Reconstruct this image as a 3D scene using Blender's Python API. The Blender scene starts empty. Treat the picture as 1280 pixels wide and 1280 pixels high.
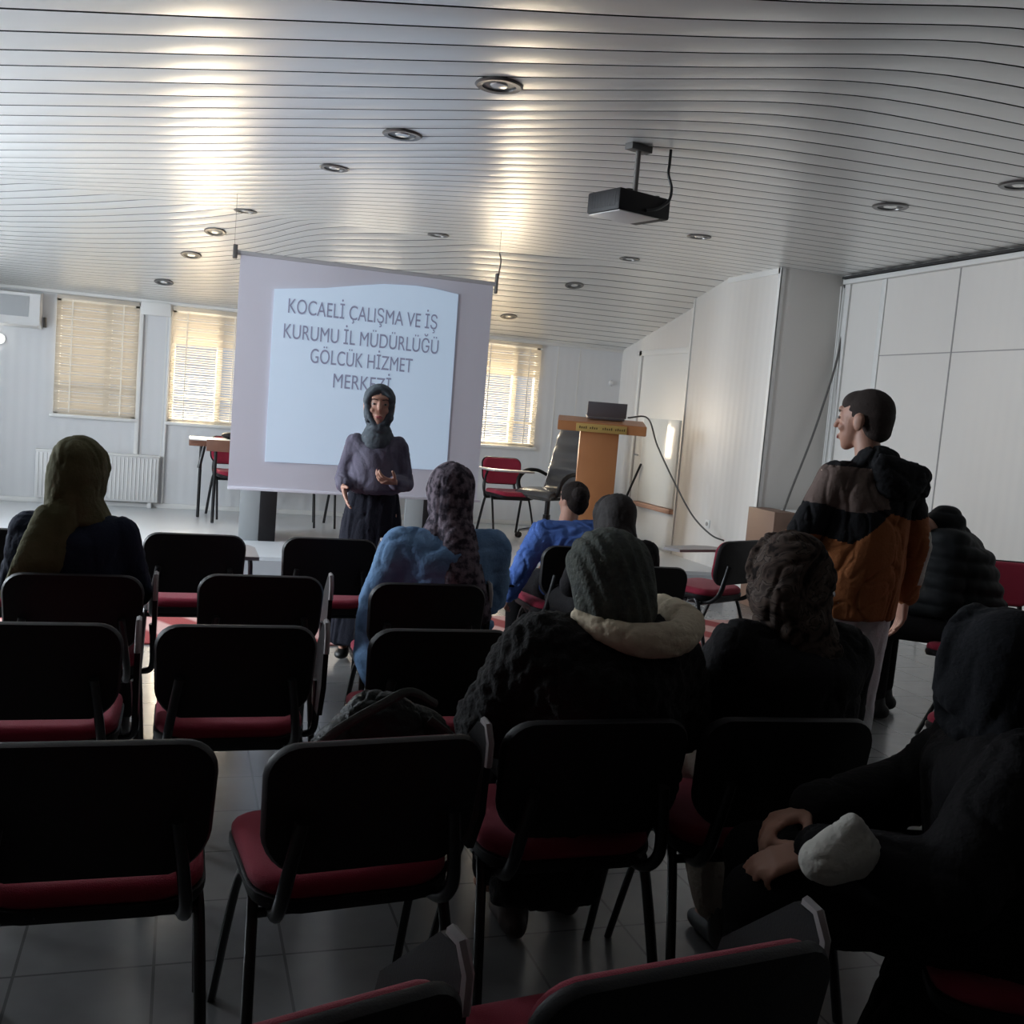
import bpy, bmesh, math, random
import numpy as np
from mathutils import Vector, Matrix, noise
random.seed(7)
C = bpy.context.scene.collection
sc = bpy.context.scene
PI = math.pi
# ------------------------------------------------------------------ camera
YAW, PITCH, ROLL, EYE = .3174, .0957, .0825, 1.5
_f = Vector((math.sin(YAW)*math.cos(PITCH), math.cos(YAW)*math.cos(PITCH), -math.sin(PITCH)))
_r = Vector((math.cos(YAW), -math.sin(YAW), 0)); _u = _r.cross(_f)
RR = math.cos(ROLL)*_r + math.sin(ROLL)*_u; UU = -math.sin(ROLL)*_r + math.cos(ROLL)*_u
cam_d = bpy.data.cameras.new('camera'); cam = bpy.data.objects.new('camera', cam_d); C.objects.link(cam)
M3 = Matrix((RR, UU, -_f)).transposed()
cam.matrix_world = Matrix.Translation((0, 0, EYE)) @ M3.to_4x4()
cam_d.sensor_width = 36; cam_d.sensor_fit = 'HORIZONTAL'; cam_d.lens = 36.0
cam_d.clip_start = .05; cam_d.clip_end = 100
sc.camera = cam
def at(px, py, y=None, x=None, z=None):
    """a place in the room: the sight line of a photo point met with the plane Y=y, X=x or Z=z"""
    d = _f + (px-640)/1280*RR - (py-640)/1280*UU
    t = y/d.y if y is not None else (x/d.x if x is not None else (z-EYE)/d.z)
    return Vector((0, 0, EYE)) + t*d
# ------------------------------------------------------------------ world, light, exposure
w = bpy.data.worlds.new('world'); sc.world = w; w.use_nodes = True
w.node_tree.nodes['Background'].inputs[0].default_value = (.75, .85, 1, 1)
w.node_tree.nodes['Background'].inputs[1].default_value = .6
sc.view_settings.view_transform = 'Standard'; sc.view_settings.look = 'None'
sc.view_settings.gamma = 1; sc.view_settings.use_curve_mapping = False
sc.view_settings.exposure = 0.0
def area(name, loc, rot, sx, sy, power, col):
    l = bpy.data.lights.new(name, 'AREA'); l.shape = 'RECTANGLE'; l.size = sx; l.size_y = sy; l.energy = power; l.color = col
    o = bpy.data.objects.new(name, l); C.objects.link(o); o.location = loc; o.rotation_euler = rot; return o
FARY = 11.4; STF = 8.31; STZ = .2; CH = 2.9415; XC = 4.857; XR = 5.5; XL = -3.2; YB = -2.6
WINS = [(-1.25, -.46), (-.14, .64), (1.50, 2.28), (3.17, 3.94)]; WZ = (1.12, 2.30)
SIDE = [(5.4, 6.3), (7.2, 8.0), (9.0, 9.8)]
WARM = (1, .83, .60); COOL = (.82, .91, 1)
for i, (a, b) in enumerate(WINS):     # daylight standing outside each window of the far wall
    ww = b-a
    if i in (1, 3):
        area('daylight', (a+ww*.33, FARY+.35, 1.50), (-PI/2, 0, 0), ww*.62, .82, 66, WARM)
        area('daylight', (a+ww*.5, FARY+.45, 1.7), (-PI/2, 0, 0), ww*1.1, 1.3, 14, WARM)
    else:
        area('daylight', (a+ww*.5, FARY+.45, 1.7), (-PI/2, 0, 0), ww*1.1, 1.3, 24 if i == 0 else 6, WARM)
for (a, b), pw in zip(SIDE, (215, 240, 60)):   # and outside the windows of the left wall
    area('daylight', (XL-.25, (a+b)/2, 1.7), (0, -PI/2, 0), 1.2, b-a, pw, COOL)
# ------------------------------------------------------------------ materials
def mat(name, col, rough=.5, metal=0, bump=None, noise_col=None, spec=.5, emit=None, trans=0, sheen=0):
    m = bpy.data.materials.new(name); m.use_nodes = True; nt = m.node_tree; b = nt.nodes['Principled BSDF']
    b.inputs['Base Color'].default_value = (*col, 1); b.inputs['Roughness'].default_value = rough
    b.inputs['Metallic'].default_value = metal; b.inputs['Specular IOR Level'].default_value = spec
    if trans: b.inputs['Transmission Weight'].default_value = trans
    if sheen: b.inputs['Sheen Weight'].default_value = sheen
    if emit: b.inputs['Emission Color'].default_value = (*emit[0], 1); b.inputs['Emission Strength'].default_value = emit[1]
    tc = nt.nodes.new('ShaderNodeTexCoord')
    if noise_col:   # (second colour, scale, contrast)
        n = nt.nodes.new('ShaderNodeTexNoise'); n.inputs['Scale'].default_value = noise_col[1]; n.inputs['Detail'].default_value = 4
        nt.links.new(tc.outputs['Object'], n.inputs['Vector'])
        cr = nt.nodes.new('ShaderNodeValToRGB'); e = cr.color_ramp.elements; k = noise_col[2]
        e[0].position = .5-k; e[1].position = .5+k; e[0].color = (*col, 1); e[1].color = (*noise_col[0], 1)
        nt.links.new(n.outputs['Fac'], cr.inputs['Fac']); nt.links.new(cr.outputs['Color'], b.inputs['Base Color'])
    if bump:        # (scale, strength)
        n = nt.nodes.new('ShaderNodeTexNoise'); n.inputs['Scale'].default_value = bump[0]; n.inputs['Detail'].default_value = 5
        nt.links.new(tc.outputs['Object'], n.inputs['Vector'])
        bp = nt.nodes.new('ShaderNodeBump'); bp.inputs['Strength'].default_value = bump[1]; bp.inputs['Distance'].default_value = .01
        nt.links.new(n.outputs['Fac'], bp.inputs['Height']); nt.links.new(bp.outputs['Normal'], b.inputs['Normal'])
    return m
M = {}
M['floor'] = mat('floor_tile', (.55, .56, .57), .22)
def floor_nodes(m):
    nt = m.node_tree; b = nt.nodes['Principled BSDF']; tc = nt.nodes.new('ShaderNodeTexCoord')
    br = nt.nodes.new('ShaderNodeTexBrick'); br.offset = 0; br.inputs['Scale'].default_value = 1
    br.inputs['Brick Width'].default_value = .333; br.inputs['Row Height'].default_value = .333; br.inputs['Mortar Size'].default_value = .004
    br.inputs['Color1'].default_value = (.155, .152, .15, 1); br.inputs['Color2'].default_value = (.17, .167, .163, 1); br.inputs['Mortar'].default_value = (.08, .08, .08, 1)
    nt.links.new(tc.outputs['Object'], br.inputs['Vector'])
    nz = nt.nodes.new('ShaderNodeTexNoise'); nz.inputs['Scale'].default_value = 9; nz.inputs['Detail'].default_value = 6
    nt.links.new(tc.outputs['Object'], nz.inputs['Vector'])
    mx = nt.nodes.new('ShaderNodeMix'); mx.data_type = 'RGBA'; mx.blend_type = 'MULTIPLY'; mx.inputs['Factor'].default_value = .35
    nt.links.new(br.outputs['Color'], mx.inputs['A']); nt.links.new(nz.outputs['Color'], mx.inputs['B'])
    hs = nt.nodes.new('ShaderNodeHueSaturation'); hs.inputs['Saturation'].default_value = .1; hs.inputs['Value'].default_value = 1.25
    nt.links.new(mx.outputs['Result'], hs.inputs['Color']); nt.links.new(hs.outputs['Color'], b.inputs['Base Color'])
floor_nodes(M['floor'])
def ribs(m, scale, axis='X', strength=.25, dist=.004):
    nt = m.node_tree; b = nt.nodes['Principled BSDF']; tc = nt.nodes.new('ShaderNodeTexCoord')
    wv = nt.nodes.new('ShaderNodeTexWave'); wv.bands_direction = axis; wv.inputs['Scale'].default_value = scale; wv.inputs['Distortion'].default_value = .3
    nt.links.new(tc.outputs['Object'], wv.inputs['Vector'])
    bp = nt.nodes.new('ShaderNodeBump'); bp.inputs['Strength'].default_value = strength; bp.inputs['Distance'].default_value = dist
    nt.links.new(wv.outputs['Fac'], bp.inputs['Height']); nt.links.new(bp.outputs['Normal'], b.inputs['Normal'])
M['wall'] = mat('white_wall_panel', (.66, .67, .68), .32); ribs(M['wall'], 3.2, 'X')
M['wall_r'] = mat('white_side_wall_panel', (.70, .675, .64), .45); ribs(M['wall_r'], 3.2, 'Y', .3)
M['wall_dark'] = mat('rear_wall_paint', (.10, .09, .085), .7)
M['trim'] = mat('white_trim', (.72, .72, .70), .4)
M['seam'] = mat('panel_seam', (.33, .32, .31), .6)
M['slat'] = mat('ceiling_slat', (.80, .80, .78), .33, metal=.40, spec=.6, bump=(3, .04))
M['groove'] = mat('ceiling_groove', (.03, .03, .03), .8)
M['stage'] = mat('stage_laminate', (.62, .65, .68), .3)
M['stage_f'] = mat('stage_front', (.50, .52, .55), .5)
M['frame'] = mat('window_frame', (.75, .74, .70), .4)
M['glass'] = mat('glass', (1, 1, 1), 0, trans=1)
g = M['glass'].node_tree; gl = g.nodes.new('ShaderNodeBsdfTransparent'); gs = g.nodes.new('ShaderNodeBsdfGlossy'); gs.inputs['Roughness'].default_value = .02
gm = g.nodes.new('ShaderNodeMixShader'); gm.inputs[0].default_value = .06
g.links.new(gl.outputs[0], gm.inputs[1]); g.links.new(gs.outputs[0], gm.inputs[2]); g.links.new(gm.outputs[0], g.nodes['Material Output'].inputs['Surface'])
M['blind'] = mat('blind_slat', (.62, .59, .53), .5)
g = M['blind'].node_tree; tl = g.nodes.new('ShaderNodeBsdfTranslucent'); tl.inputs[0].default_value = (.72, .68, .60, 1)
gm = g.nodes.new('ShaderNodeMixShader'); gm.inputs[0].default_value = .35
g.links.new(g.nodes['Principled BSDF'].outputs[0], gm.inputs[1]); g.links.new(tl.outputs[0], gm.inputs[2]); g.links.new(gm.outputs[0], g.nodes['Material Output'].inputs['Surface'])
M['cord'] = mat('blind_cord', (.85, .82, .74), .6)
M['black'] = mat('black_plastic', (.008, .007, .008), .5, bump=(300, .1), spec=.3)
M['tube'] = mat('black_steel_tube', (.008, .008, .009), .3)
M['red'] = mat('red_fabric', (.27, .010, .035), .9, bump=(400, .3), sheen=.1)
M['grey_edge'] = mat('grey_laminate', (.34, .32, .32), .45)
M['leather'] = mat('black_leather', (.05, .05, .052), .25, bump=(60, .15))
M['chrome'] = mat('chrome', (.6, .6, .62), .15, metal=1)
M['rubber'] = mat('rubber', (.01, .01, .01), .7)
M['wood'] = mat('cherry_laminate', (.42, .17, .065), .4, noise_col=((.50, .22, .09), 3, .3))
M['wood_d'] = mat('dark_wood_edge', (.14, .06, .035), .45, noise_col=((.18, .08, .05), 12, .2))
M['brown'] = mat('brown_cabinet', (.20, .12, .085), .5)
M['plate'] = mat('brass_plate', (.62, .43, .14), .35, metal=.4)
M['letter'] = mat('dark_lettering', (.12, .07, .02), .6)
M['lap'] = mat('laptop_grey', (.13, .12, .13), .35, metal=.3)
M['white'] = mat('white_plastic', (.68, .68, .67), .35)
M['offwhite'] = mat('table_laminate', (.66, .65, .62), .35)
M['dgrey'] = mat('dark_grey_plastic', (.055, .058, .06), .35)
M['screen'] = mat('screen_fabric', (.66, .65, .72), .85)
M['image'] = mat('projected_image', (.62, .68, .76), .8, emit=((.50, .74, 1), .26))  # projector light put into the image sheet as its own faint glow
M['ink'] = mat('projected_text', (.30, .31, .42), .8, emit=((.5, .6, 1), .05))  # letters carry a weaker share of the same projector glow
M['board'] = mat('whiteboard', (.72, .74, .72), .12)
M['panelgrey'] = mat('desk_side_panel', (.30, .32, .33), .5)
M['cable'] = mat('grey_cable', (.10, .095, .09), .6)
M['bulb'] = mat('lamp_reflector', (.75, .75, .72), .15, metal=.6)
M['lit'] = mat('lit_bulb', (1, 1, 1), .5, emit=((1, 1, .95), 6))
M['skin'] = mat('skin', (.52, .29, .21), .5, noise_col=((.47, .24, .17), 14, .2))
M['eye'] = mat('eye', (.35, .33, .32), .2); M['brow'] = mat('dark_brow', (.04, .025, .02), .8)
M['lips'] = mat('lips', (.42, .12, .11), .5)
M['shoe'] = mat('black_shoe', (.015, .014, .014), .5)
def cloth(name, col, rough=.9, col2=None, sc_=12, k=.15, b=.35): return mat(name, col, rough, bump=(90, b), noise_col=(col2, sc_, k) if col2 else None, spec=.25)
M['olive'] = cloth('olive_scarf', (.085, .078, .034), col2=(.11, .10, .05))
M['navy'] = cloth('navy_jacket', (.012, .017, .035))
M['charcoal'] = cloth('charcoal_tunic', (.11, .10, .14), col2=(.13, .12, .16))
M['hij_grey'] = cloth('grey_green_hijab', (.07, .085, .10), .8, col2=(.09, .105, .12))
M['skirt'] = cloth('black_skirt', (.012, .013, .022))
M['denim'] = cloth('denim', (.13, .24, .42), col2=(.18, .31, .50), sc_=8)
M['floral'] = cloth('dark_floral_scarf', (.035, .028, .040), col2=(.20, .16, .19), sc_=34, k=.09)
M['blue'] = cloth('blue_jacket', (.07, .15, .45), col2=(.10, .19, .52))
M['hair'] = mat('dark_brown_hair', (.020, .014, .012), .75, bump=(160, .6), spec=.2)
M['blackcloth'] = cloth('black_cloth', (.008, .007, .008))
M['knit'] = cloth('grey_green_knit', (.095, .105, .098), col2=(.14, .15, .13), sc_=30, b=.8)
M['cream'] = cloth('cream_scarf', (.72, .60, .44), col2=(.80, .69, .52))
M['fur'] = mat('black_fur', (.008, .007, .007), .95, bump=(70, 1))
M['taupe'] = cloth('taupe_fabric', (.16, .115, .10)); M['orange'] = cloth('rust_orange_fabric', (.30, .105, .035), col2=(.33, .12, .045), sc_=5)
M['jblack'] = cloth('black_jacket_fabric', (.012, .012, .014)); M['ltrouser'] = cloth('light_grey_trousers', (.68, .68, .70))
M['hem'] = cloth('brown_ribbed_hem', (.20, .085, .045))
M['whitecl'] = cloth('off_white_cloth', (.55, .53, .48)); M['beige'] = cloth('beige_trousers', (.36, .31, .26))
M['backpack'] = cloth('black_green_nylon', (.016, .019, .017), .55); M['strap'] = cloth('grey_strap', (.06, .065, .06))
def leopard():
    m = mat('brown_patterned_scarf', (.1, .08, .07), .95, spec=.1); nt = m.node_tree; b = nt.nodes['Principled BSDF']; tc = nt.nodes.new('ShaderNodeTexCoord')
    n = nt.nodes.new('ShaderNodeTexNoise'); n.inputs['Scale'].default_value = 10; n.inputs['Detail'].default_value = 2; n.inputs['Distortion'].default_value = 2.5
    nt.links.new(tc.outputs['Object'], n.inputs['Vector']); cr = nt.nodes.new('ShaderNodeValToRGB'); el = cr.color_ramp.elements
    el[0].position = .36; el[0].color = (.018, .014, .013, 1); el[1].position = .46; el[1].color = (.085, .06, .05, 1)
    for p, c_ in ((.53, (.10, .074, .062, 1)), (.56, (.025, .02, .018, 1)), (.60, (.14, .11, .095, 1)), (.72, (.055, .042, .037, 1))):
        e_ = el.new(p); e_.color = c_
    nt.links.new(n.outputs['Fac'], cr.inputs['Fac']); nt.links.new(cr.outputs['Color'], b.inputs['Base Color']); return m
M['leopard'] = leopard()
def rugmat():
    m = mat('striped_rug', (.5, .1, .1), .95, bump=(200, .4)); nt = m.node_tree; b = nt.nodes['Principled BSDF']; tc = nt.nodes.new('ShaderNodeTexCoord')
    wv = nt.nodes.new('ShaderNodeTexWave'); wv.bands_direction = 'DIAGONAL'; wv.inputs['Scale'].default_value = 1.15; wv.inputs['Distortion'].default_value = .6
    mp = nt.nodes.new('ShaderNodeMapping'); mp.inputs['Rotation'].default_value = (0, 0, .25)
    nt.links.new(tc.outputs['Object'], mp.inputs[0]); nt.links.new(mp.outputs[0], wv.inputs['Vector'])
    cr = nt.nodes.new('ShaderNodeValToRGB'); el = cr.color_ramp.elements
    el[0].position = .35; el[0].color = (.33, .05, .05, 1); el[1].position = .62; el[1].color = (.60, .36, .33, 1)
    nt.links.new(wv.outputs['Fac'], cr.inputs['Fac']); nt.links.new(cr.outputs['Color'], b.inputs['Base Color']); return m
M['rug'] = rugmat()
# ------------------------------------------------------------------ mesh helpers
def smooth(me, ang=40):
    me.polygons.foreach_set('use_smooth', [True]*len(me.polygons))
    try: me.set_sharp_from_angle(angle=math.radians(ang))
    except Exception: pass
def obj(name, bm, m, parent=None, ang=40, kind=None):
    me = bpy.data.meshes.new(name)
    bmesh.ops.recalc_face_normals(bm, faces=bm.faces[:]); bm.to_mesh(me); bm.free()
    for x in (m if isinstance(m, (list, tuple)) else [m]): me.materials.append(x)
    smooth(me, ang); o = bpy.data.objects.new(name, me); C.objects.link(o)
    if parent is not None: o.parent = parent
    if kind: o['kind'] = kind
    return o
def struct(name, bm, m, **k): return obj(name, bm, m, kind='structure', **k)
def thing(name, label, cat, loc=(0, 0, 0), rz=0, group=None):
    o = bpy.data.objects.new(name, None); C.objects.link(o); o.empty_display_size = .1
    o.location = loc; o.rotation_euler = (0, 0, rz); o['label'] = label; o['category'] = cat
    if group: o['group'] = group
    return o
def tag(o, label, cat, group=None):
    o['label'] = label; o['category'] = cat
    if group: o['group'] = group
    return o
def dup(root, loc, rz, label, group=None):
    r = root.copy(); C.objects.link(r); r.location = loc; r.rotation_euler = (0, 0, rz); r['label'] = label
    if group: r['group'] = group
    for ch in list(root.children):
        c = ch.copy(); C.objects.link(c); c.parent = r
        for g_ in ch.children:
            d = g_.copy(); C.objects.link(d); d.parent = c
    return r
def nb(): return bmesh.new()
def box(bm, lo, hi, bev=0, mi=0, rot=None, piv=None):
    lo, hi = Vector(lo), Vector(hi); n0 = set(bm.verts)
    r = bmesh.ops.create_cube(bm, size=1); vs = r['verts']
    for v in vs: v.co = Vector(((lo.x+hi.x)/2+v.co.x*(hi.x-lo.x), (lo.y+hi.y)/2+v.co.y*(hi.y-lo.y), (lo.z+hi.z)/2+v.co.z*(hi.z-lo.z)))
    if bev:
        es = list({e for v in vs for e in v.link_edges}); bmesh.ops.bevel(bm, geom=es, offset=bev, segments=2, affect='EDGES', profile=.5)
        vs = [v for v in bm.verts if v not in n0]
    for f in {f for v in vs for f in v.link_faces}: f.material_index = mi
    if rot is not None:
        p = Vector(piv) if piv is not None else (lo+hi)/2
        for v in vs: v.co = p + rot @ (v.co-p)
    return vs
def cyl(bm, p, q, r1, r2=None, seg=14, mi=0):
    p, q = Vector(p), Vector(q); r2 = r1 if r2 is None else r2; d = q-p; L = d.length
    r = bmesh.ops.create_cone(bm, cap_ends=True, segments=seg, radius1=r1, radius2=r2, depth=L)
    q4 = d.to_track_quat('Z', 'Y').to_matrix(); c = (p+q)/2
    for v in r['verts']: v.co = c + q4 @ v.co
    for f in {f for v in r['verts'] for f in v.link_faces}: f.material_index = mi
    return r['verts']
def tube(bm, pts, r, seg=8, flat=1.0):
    pts = [Vector(p) for p in pts]; rings = []; up = None
    for i, p in enumerate(pts):
        d = (pts[min(i+1, len(pts)-1)]-pts[max(i-1, 0)]).normalized()
        if up is None: up = d.orthogonal().normalized()
        else: up = (up - d*up.dot(d)).normalized()
        s = d.cross(up); rr = r[i] if isinstance(r, (list, tuple)) else r
        rings.append([bm.verts.new(p + rr*(math.cos(a)*up + flat*math.sin(a)*s)) for a in [2*PI*k/seg for k in range(seg)]])
    for a, b in zip(rings, rings[1:]):
        for k in range(seg): bm.faces.new((a[k], a[(k+1) % seg], b[(k+1) % seg], b[k]))
    bm.faces.new(rings[0][::-1]); bm.faces.new(rings[-1])
def bez(pts, n=8):
    """smooth curve through pts (Catmull-Rom)"""
    P = [Vector(p) for p in pts]; P = [2*P[0]-P[1]] + P + [2*P[-1]-P[-2]]; out = []
    for i in range(1, len(P)-2):
        for k in range(n):
            t = k/n; a, b, c, d = P[i-1], P[i], P[i+1], P[i+2]
            out.append(.5*((2*b)+(c-a)*t+(2*a-5*b+4*c-d)*t*t+(3*b-a-3*c+d)*t**3))
    out.append(P[-2]); return out
def prism(bm, poly, d0, d1, plane='XY'):
    """extrude a 2-D polygon"""
    def P(a, b, c): return {'XY': (a, b, c), 'XZ': (a, c, b), 'YZ': (c, a, b)}[plane]
    v0 = [bm.verts.new(P(a, b, d0)) for a, b in poly]; v1 = [bm.verts.new(P(a, b, d1)) for a, b in poly]
    n = len(poly); bm.faces.new(v0[::-1]); bm.faces.new(v1)
    for i in range(n): bm.faces.new((v0[i], v0[(i+1) % n], v1[(i+1) % n], v1[i]))
def lathe(bm, prof, c=(0, 0, 0), seg=28, mi=0):
    rings = [[bm.verts.new((c[0]+r*math.cos(2*PI*k/seg), c[1]+r*math.sin(2*PI*k/seg), c[2]+z)) for k in range(seg)] for r, z in prof]
    for a, b in zip(rings, rings[1:]):
        for k in range(seg): bm.faces.new((a[k], a[(k+1) % seg], b[(k+1) % seg], b[k])).material_index = mi
    for rg in (rings[0], rings[-1]):
        if len(rg) > 2: bm.faces.new(rg).material_index = mi
# ------------------------------------------------------------------ room shell
def ceilz(y): return CH if y < 8.8 else CH - .2243*(y-8.8)
bm = nb(); box(bm, (XL, YB, -.1), (XR+.1, FARY, 0)); struct('floor', bm, M['floor'])
bm = nb(); xs = [XL]
z1 = 2.62
for i, (a, b) in enumerate(WINS):
    box(bm, (xs[-1], FARY, 0), (a, FARY+.12, z1)); box(bm, (a, FARY, 0), (b, FARY+.12, WZ[0])); box(bm, (a, FARY, WZ[1]), (b, FARY+.12, z1)); xs.append(b)
box(bm, (xs[-1], FARY, 0), (XR+.1, FARY+.12, z1)); struct('wall_far', bm, M['wall'])
bm = nb(); y = YB
for (a, b) in SIDE:
    box(bm, (XL-.12, y, 0), (XL, a, 3)); box(bm, (XL-.12, a, 0), (XL, b, 1.1)); box(bm, (XL-.12, a, 2.3), (XL, b, 3)); y = b
box(bm, (XL-.12, y, 0), (XL, FARY+.12, 3)); struct('wall_left', bm, M['wall_r'])
bm = nb(); box(bm, (XL-.12, YB-.1, 0), (XR+.1, YB, 3)); struct('wall_back', bm, M['wall_dark'])
bm = nb(); box(bm, (XR, YB, 0), (XR+.1, 7.9, 3.0)); struct('wall_right', bm, M['wall_r'])
bm = nb(); box(bm, (4.97, 9.4, 0), (XR+.1, FARY, 3.0)); struct('wall_stage_right', bm, M['wall_r'])
bm = nb(); box(bm, (XC, 7.895, 0), (XR+.1, 9.455, 3.0), .006); struct('wall_pillar', bm, M['wall_r'])
# trims
bm = nb(); box(bm, (XC-.008, 7.885, .0), (XC+.035, 7.895, 2.94)); box(bm, (XC-.012, 7.885, 0), (XC, 7.925, 2.94)); box(bm, (XC-.012, 7.9, 2.89), (XC, 8.8, 2.94)); box(bm, (XC-.012, 9.43, .2), (XC, 9.455, 2.79)); struct('trim_1', bm, M['trim'])
bm = nb(); box(bm, (XR-.05, 5.0-7, 2.86), (XR, 7.85, 2.90), .004); box(bm, (XR-.02, 7.78, 0), (XR, 7.885, 2.94), .003); box(bm, (XR-.012, 7.30, 0), (XR, 7.36, 2.86), .003); struct('trim_2', bm, M['trim'])
bm = nb(); box(bm, (XR-.062, -2, 2.905), (XR, 7.85, 2.925)); struct('trim_3', bm, M['groove'])
bm = nb()
for yy in (6.45, 5.1, 3.7, 2.3): box(bm, (XR-.004, yy, 0), (XR, yy+.012, 2.86))
box(bm, (XR-.003, -2, 2.225), (XR, 7.3, 2.233)); struct('trim_4', bm, M['seam'])
bm = nb(); box(bm, (XL, FARY-.02, 2.325), (4.97, FARY, 2.36), .004); box(bm, (XL, FARY-.02, STZ), (4.97, FARY, STZ+.05), .004); struct('trim_5', bm, M['trim'])
bm = nb()
for x_ in (-.40, -.20, 2.9, 4.15, 4.42): box(bm, (x_, FARY-.004, .25), (x_+.012, FARY, 2.33))
struct('trim_6', bm, M['trim'])
bm = nb(); box(bm, (-.46, FARY-.03, .25), (-.42, FARY, 2.33), .004); box(bm, (-.17, FARY-.03, .25), (-.15, FARY, 2.33), .004); box(bm, (-.45, FARY-.05, 2.2), (-.16, FARY, 2.33), .004); struct('trim_7', bm, M['trim'])
# ceiling of long bent slats
KX = [-3.3, -1.6, -.8, 0, .5, 1, 1.5, 2, 2.3, 2.6, 2.9, 3.2, 3.6, 4.0, 4.5, 5.6]
TB = np.array([
[4.48,4.48,4.17,3.87,3.68,3.49,3.29,3.10,2.93,2.80,2.74,2.71,2.70,2.70,2.70,2.70],
[4.78,4.78,4.45,4.12,3.92,3.72,3.52,3.28,3.12,2.96,2.90,2.88,2.87,2.87,2.87,2.87],
[5.10,5.10,4.75,4.39,4.16,3.94,3.70,3.46,3.28,3.11,3.06,3.05,3.04,3.04,3.04,3.04],
[5.42,5.42,5.03,4.63,4.38,4.14,3.90,3.64,3.45,3.29,3.23,3.22,3.22,3.22,3.22,3.22],
[5.72,5.72,5.29,4.87,4.61,4.35,4.09,3.82,3.62,3.47,3.42,3.40,3.40,3.40,3.40,3.40],
[5.97,5.97,5.53,5.09,4.82,4.56,4.28,3.98,3.78,3.64,3.60,3.59,3.59,3.59,3.59,3.59],
[6.23,6.23,5.77,5.32,5.04,4.76,4.47,4.15,3.95,3.82,3.78,3.77,3.77,3.77,3.77,3.77],
[6.48,6.48,6.01,5.55,5.25,4.95,4.65,4.32,4.12,3.99,3.96,3.96,3.95,3.95,3.95,3.95],
[6.75,6.75,6.26,5.77,5.46,5.15,4.84,4.50,4.31,4.19,4.15,4.13,4.12,4.12,4.12,4.12],
[6.98,6.98,6.48,5.99,5.67,5.34,5.01,4.66,4.49,4.38,4.33,4.31,4.30,4.29,4.29,4.29],
[7.23,7.23,6.71,6.19,5.86,5.53,5.19,4.83,4.68,4.56,4.52,4.50,4.48,4.46,4.46,4.46],
[7.46,7.46,6.92,6.40,6.05,5.72,5.36,4.99,4.85,4.75,4.71,4.69,4.67,4.64,4.63,4.63],
[7.70,7.70,7.15,6.60,6.24,5.89,5.53,5.17,5.03,4.94,4.89,4.87,4.84,4.82,4.80,4.80],
[7.94,7.94,7.37,6.80,6.43,6.07,5.70,5.36,5.22,5.12,5.07,5.04,5.01,4.99,4.97,4.97],
[8.18,8.18,7.60,7.00,6.63,6.24,5.88,5.55,5.40,5.30,5.25,5.22,5.18,5.16,5.14,5.14]])
NB = 51; T14 = TB[14]; s0 = TB[14]-TB[13]; s0 = np.minimum(s0, 2*(FARY+.06-T14)/37-.03); s1 = 2*(FARY+.06-T14)/37 - s0
rows = [TB[0]-.17*k for k in range(32, 0, -1)] + [r for r in TB]
cur = T14.copy()
for i in range(37): cur = cur + (s0+(s1-s0)*(i+.5)/37); rows.append(cur.copy())
rows = np.array(rows); XX = np.linspace(XL-.05, XR+.05, 64)
def rowcurve(r):
    y = np.interp(np.linspace(KX[0], KX[-1], 300), KX, r); k = np.ones(15)/15; yp = np.pad(y, 7, mode='edge'); y = np.convolve(yp, k, 'valid')
    return np.interp(XX, np.linspace(KX[0], KX[-1], 300), y)
cur = [rowcurve(r) for r in rows]
bm = nb()
prof = [(0, .016), (.026, .014), (.036, 0), (.18, -.0022), (.35, -.0036), (.5, -.004), (.65, -.0036), (.82, -.0022), (.964, 0), (.974, .014), (1, .016)]
for a, b in zip(cur, cur[1:]):
    grid = []
    for t, dz in prof:
        yy = np.minimum(a+(b-a)*t, FARY+.05); w_ = np.clip((b-a)/.17, .35, 1.4)
        grid.append([bm.verts.new((XX[i], yy[i], ceilz(yy[i])+(dz if dz > 0 else dz*w_[i]))) for i in range(len(XX))])
    for j in range(len(prof)-1):
        mi = 1 if (j < 2 or j > 7) else 0
        for i in range(len(XX)-1): bm.faces.new((grid[j][i], grid[j][i+1], grid[j+1][i+1], grid[j+1][i])).material_index = mi
me = bpy.data.meshes.new('ceiling'); bmesh.ops.recalc_face_normals(bm, faces=bm.faces[:]); bm.to_mesh(me); bm.free()
me.materials.append(M['slat']); me.materials.append(M['groove']); smooth(me, 35)
o = bpy.data.objects.new('ceiling', me); C.objects.link(o); o['kind'] = 'structure'
bm = nb(); prism(bm, [(YB-.1, CH+.03), (8.8, CH+.03), (FARY+.12, 2.40), (FARY+.12, 2.62), (8.8, CH+.2), (YB-.1, CH+.2)], XL-.12, XR+.1, 'YZ'); struct('ceiling_deck', bm, M['groove'])
# stage
bm = nb(); box(bm, (XL, STF, .0), (XC, FARY, STZ), .006); struct('stage', bm, M['stage'])
bm = nb(); box(bm, (XL, STF-.012, .0), (XC-.002, STF-.0005, STZ-.03)); struct('trim_8', bm, M['stage_f'])
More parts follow.
